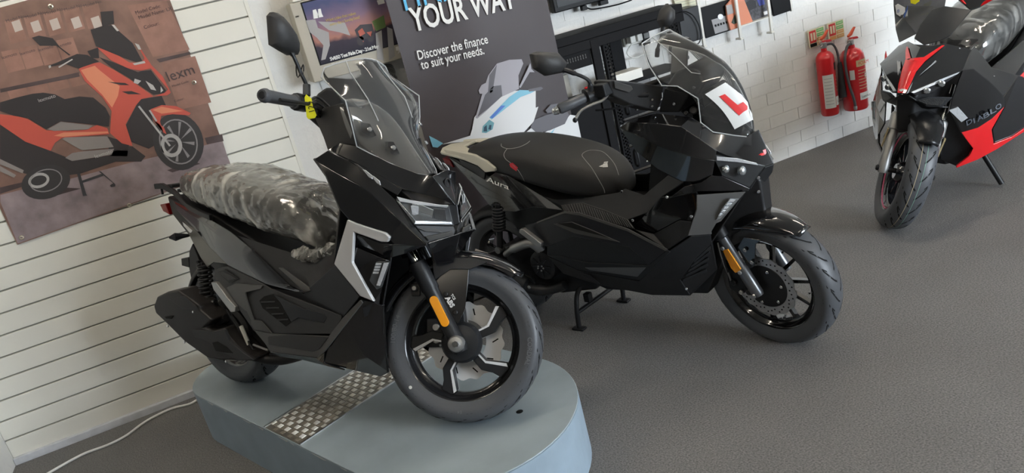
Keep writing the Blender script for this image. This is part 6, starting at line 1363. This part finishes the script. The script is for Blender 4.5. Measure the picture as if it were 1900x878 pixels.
o = obj('screen_sticker', onx([(1661, 10), (1666, 7), (1679, 14), (1679, 22), (1672, 32), (1663, 26)], -.355), [tuple(range(6))], white, SS, solid=.001, out=(1, 0, 0))
obj('screen_sticker', onx([(1675, 32), (1684, 14), (1684, 36), (1682, 50), (1672, 58), (1665, 56), (1661, 46)], -.345), [tuple(range(7))], whitep, SS, solid=.001, out=(1, 0, 0))
obj('screen_sticker', onx([(1676, 30), (1684, 10), (1684, 18), (1678, 34)], -.340), [tuple(range(4))], mat('sticker_blue', (.05, .10, .30), .5), SS, solid=.001, out=(1, 0, 0))
text('sticker_lettering', '888', .022, px(1664, 24, -.350), (B.Mi @ Vector((.72, -.69, 0))).normalized(), (0, 0, 1), MATS['sticker_blue'], SS)
yt = px(1690, 4, -.33); tagv = [B.O + B.M @ q for q in onx([(1689, 0), (1705, -8), (1706, 2), (1698, 8), (1690, 6)], -.335)]
tag(obj('price_tag', tagv, [tuple(range(5))], yellow, None, solid=.001, out=(-1, -1, 0)), 'yellow tag hanging at the screen of the black and red scooter', 'tag')
# lower face and left flank
mir('air_scoop', [px(1698, 187, .01), px(1726, 180, -.03), px(1768, 181, -.10), px(1749, 199, -.07), px(1719, 196, -.02)], satin, th=.012)
mir('scoop_mesh', [px(1704, 187, .014), px(1727, 183, -.024), px(1756, 184, -.07), px(1746, 196, -.058), px(1720, 194, -.012)], mat('mesh_black', (.03, .03, .03), .4, bump=1, bscale=260), th=.003, bevel=.0005)
mir('chin', [px(1664, 175, .03), px(1683, 176, .02), px(1700, 187, .005), px(1719, 197, -.03), px(1760, 200, -.10), px(1700, 205, -.06)], deep, faces=[(0, 1, 2, 5), (2, 3, 4, 5)])
sf = [px(1787, 130, -.13), px(1806, 128, -.20), px(1835, 150, -.28), px(1862, 178, -.34), px(1866, 196, -.345), px(1840, 221, -.29), px(1815, 237, -.25), px(1784, 246, -.20), px(1762, 204, -.125), px(1768, 181, -.105)]
FL = mir('side_fairing', sf, gloss, faces=[(0, 1, 9), (1, 2, 9), (2, 5, 6, 9), (2, 3, 4, 5), (6, 7, 8, 9)])
TS = mir('turn_signal', [px(1761, 205, -.115), px(1778, 199, -.135), px(1796, 219, -.175), px(1784, 227, -.16)], led, th=.006, bevel=.001)
rd = [px(1784, 246, -.20), px(1815, 237, -.25), px(1840, 221, -.29), px(1864, 198, -.345), px(1840, 241, -.30), px(1844, 267, -.32), px(1880, 253, -.40), px(1900, 239, -.45), px(1930, 222, -.52), px(1930, 228, -.52), px(1900, 245, -.45), px(1850, 277, -.335), px(1815, 296, -.27), px(1775, 312, -.20), px(1775, 308, -.20), px(1798, 290, -.225), px(1805, 275, -.235)]
RL = mir('red_lower_panel', rd, red, faces=[(0, 1, 15, 16), (1, 2, 4, 5, 15), (2, 3, 4), (5, 6, 11), (6, 7, 10, 11), (7, 8, 9, 10), (15, 5, 11, 12), (15, 12, 13, 14)], th=.008)
RL[1].data.materials[0] = gloss; RL[1].name = 'lower_panel'
bvl = bvh_of([FL[0]])
for i, (chh, u, v) in enumerate(zip('DIABLO', (1794, 1807, 1814, 1826, 1838, 1848), (238.5, 234, 231, 225.5, 217.5, 210))):
    decal_text('lettering', bvl, chh, u, v - 5, u + (2.6 if chh == 'I' else 11), v - 5 - (1.4 if chh == 'I' else 6.0), 12, mat('grey_lettering', (.09, .10, .12), .4), FL[0], slant=.3, bold=.02, lift=.003)
mir('under_panel', [px(1762, 206, -.16), px(1784, 248, -.235), px(1805, 276, -.27), px(1797, 290, -.26), px(1775, 309, -.24), px(1745, 296, -.22), px(1742, 230, -.18)], deep, th=.006)
for k in range(6): mir('cooling_fin', [px(1743, 246 + 9 * k, -.19 - .006 * k), px(1772 + 3 * k, 240 + 9 * k, -.22 - .006 * k), px(1773 + 3 * k, 244 + 9 * k, -.22 - .006 * k), px(1743, 250 + 9 * k, -.19 - .006 * k)], satin, th=.005, bevel=.001)
mir('flank_panel', [px(1862, 180, -.35), px(1866, 196, -.36), px(1842, 241, -.32), px(1846, 266, -.335), px(1880, 252, -.41), px(1930, 221, -.53), px(1930, 150, -.55), px(1890, 140, -.45)], gloss, faces=[(0, 1, 2, 7), (2, 3, 4, 7), (4, 5, 6, 7)])
mir('fairing_top', [px(1803, 92, -.26), px(1787, 130, -.13), px(1806, 128, -.20), px(1835, 150, -.28), px(1862, 178, -.34), px(1890, 140, -.45), px(1840, 125, -.36), px(1808, 85, -.32)], gloss, faces=[(0, 1, 2), (0, 2, 6, 7), (2, 3, 6), (3, 4, 5, 6)], out=(.3, .6, .8))
mir('white_badge', [px(1826, 139, -.30), px(1846, 141, -.33), px(1843, 148, -.33), px(1835, 147, -.31)], whitep, th=.003, bevel=.0005)
mir('red_tail_flash', [px(1888, 146, -.46), px(1905, 128, -.50), px(1930, 112, -.55), px(1930, 122, -.55), px(1900, 144, -.47)], red, th=.004)
# bars
obj('bar_cover', [px(1776, -2, -.40), px(1800, 18, -.38), px(1818, 12, -.40), px(1850, -10, -.44), px(1840, -30, -.44), px(1780, -30, -.42)], [tuple(range(6))], satin, RT, solid=.03, bevel=.004, out=(1, .3, .3))
for pts in ([(1774, -8), (1779, -8), (1792, 8), (1785, 5)], [(1818, 12), (1824, 4), (1850, -14), (1856, -8), (1828, 8)]): obj('bar_trim', [px(u, v, -.372) for u, v in pts], [tuple(range(len(pts)))], red, RT, solid=.01, bevel=.002, out=(1, .3, .3))
# seat under film
s0 = px(1800, 122, -.46); secs3 = [(-.47, .62, .68, .07), (-.50, .60, .74, .11), (-.58, .60, .80, .145), (-.72, .62, .84, .16), (-.90, .66, .87, .16), (-1.1, .72, .90, .14), (-1.3, .76, .90, .10)]
ST = loop_loft('seat', [seat_ring(*s_) for s_ in secs3], seatm, RT, sub=1); crumple('plastic_wrap', secs3, ST, dense=3, amp=.005, wm=wrapd)
mir('tail_panel', [Vector(q) for q in [(-.50, .165, .62), (-.90, .172, .66), (-1.34, .095, .80), (-1.42, .06, .77), (-1.30, .09, .70), (-.95, .165, .53), (-.55, .185, .44)]], gloss, faces=[(0, 1, 5, 6), (1, 2, 4, 5), (2, 3, 4)])
B.loft('tail_lamp', [(-1.38, .72, .78, .06, .07), (-1.45, .74, .77, .05, .05)], mat('tail_red', (.25, .01, .01), .2), bevel=.004)
# wheel and fork
st = B.st; SFp = B.SF.p; axd = B.ax
tff = lambda q: st(Vector(q) + Vector((0, 0, B.R)))
fw, T = wheel(B, 'front_wheel', tff, .26, .185, .120, ('double', .3), 5, grooves=20, stripe=mat('pink_stripe', (.45, .06, .14), .4))
for f__, m_ in ((-.25, mat('tread_line_buff', (.45, .38, .25), .8)), (.12, mat('tread_line_green', (.20, .34, .28), .8))):
    r_, y_ = tyre_surf(.26, .185, .12, f__); P3 = lathe_data([(r_ + .0008, y_ - .0012), (r_ + .0008, y_ + .0012)], 72); obj('tread_line', *T(P3), m_, fw)
for sg in (-1, 1):
    base = Vector((-.004, sg * .095, B.R)); L = lambda d: base + axd * d
    lg = obj('fork_leg', *tube_data([st(L(-.02)), st(L(0)), st(L(.10)), st(L(.18)), st(L(.185)), st(L(.25)), st(L(.26))], [.020, .024, .022, .022, .026, .026, .020], 16), alu, RT, smooth=True)
    tube('fork_tube', [st(L(.255)), st(L(.42))], .0165, chrome, RT, n=14)
    bolt('axle_nut', st(base + Vector((0, sg * .02, 0))), B.S @ Vector((0, sg, 0)), .014, deep, lg, .012)
    v, f = box_data(base + axd * .14 + Vector((-.0, sg * .026, 0)), (.012, .006, .09)); obj('reflector', [st(q) for q in v], f, mat('buff_reflector', (.45, .36, .20), .4), lg)
tube('axle', [st((-.004, -.1, B.R)), st((-.004, .1, B.R))], .012, deep, RT)
tube('lower_clamp', [st(Vector((-.004, -.095, B.R)) + axd * .36), st(Vector((-.004, .095, B.R)) + axd * .36)], .024, deep, RT)
arch(B, 'front_mudguard', mat('mudguard_black', (.009, .009, .010), .25, spec=.3), .284, 52, 165, .072, .022, tff)
tfr = lambda q: Vector(q) + Vector((-1.24, 0, .25))
wheel(B, 'rear_wheel', tfr, .25, .175, .13, ('double', .2), 5, grooves=14)
w0 = B.Mi @ (Vector((0, 0, 0)))
a = Vector((-.52, .14, .24)); wv = B.O + B.M @ Vector((-.55, .26, .03)); wv.z = .012; b = B.Mi @ (wv - B.O)
tube('side_stand', [a, b], .013, deep, RT)
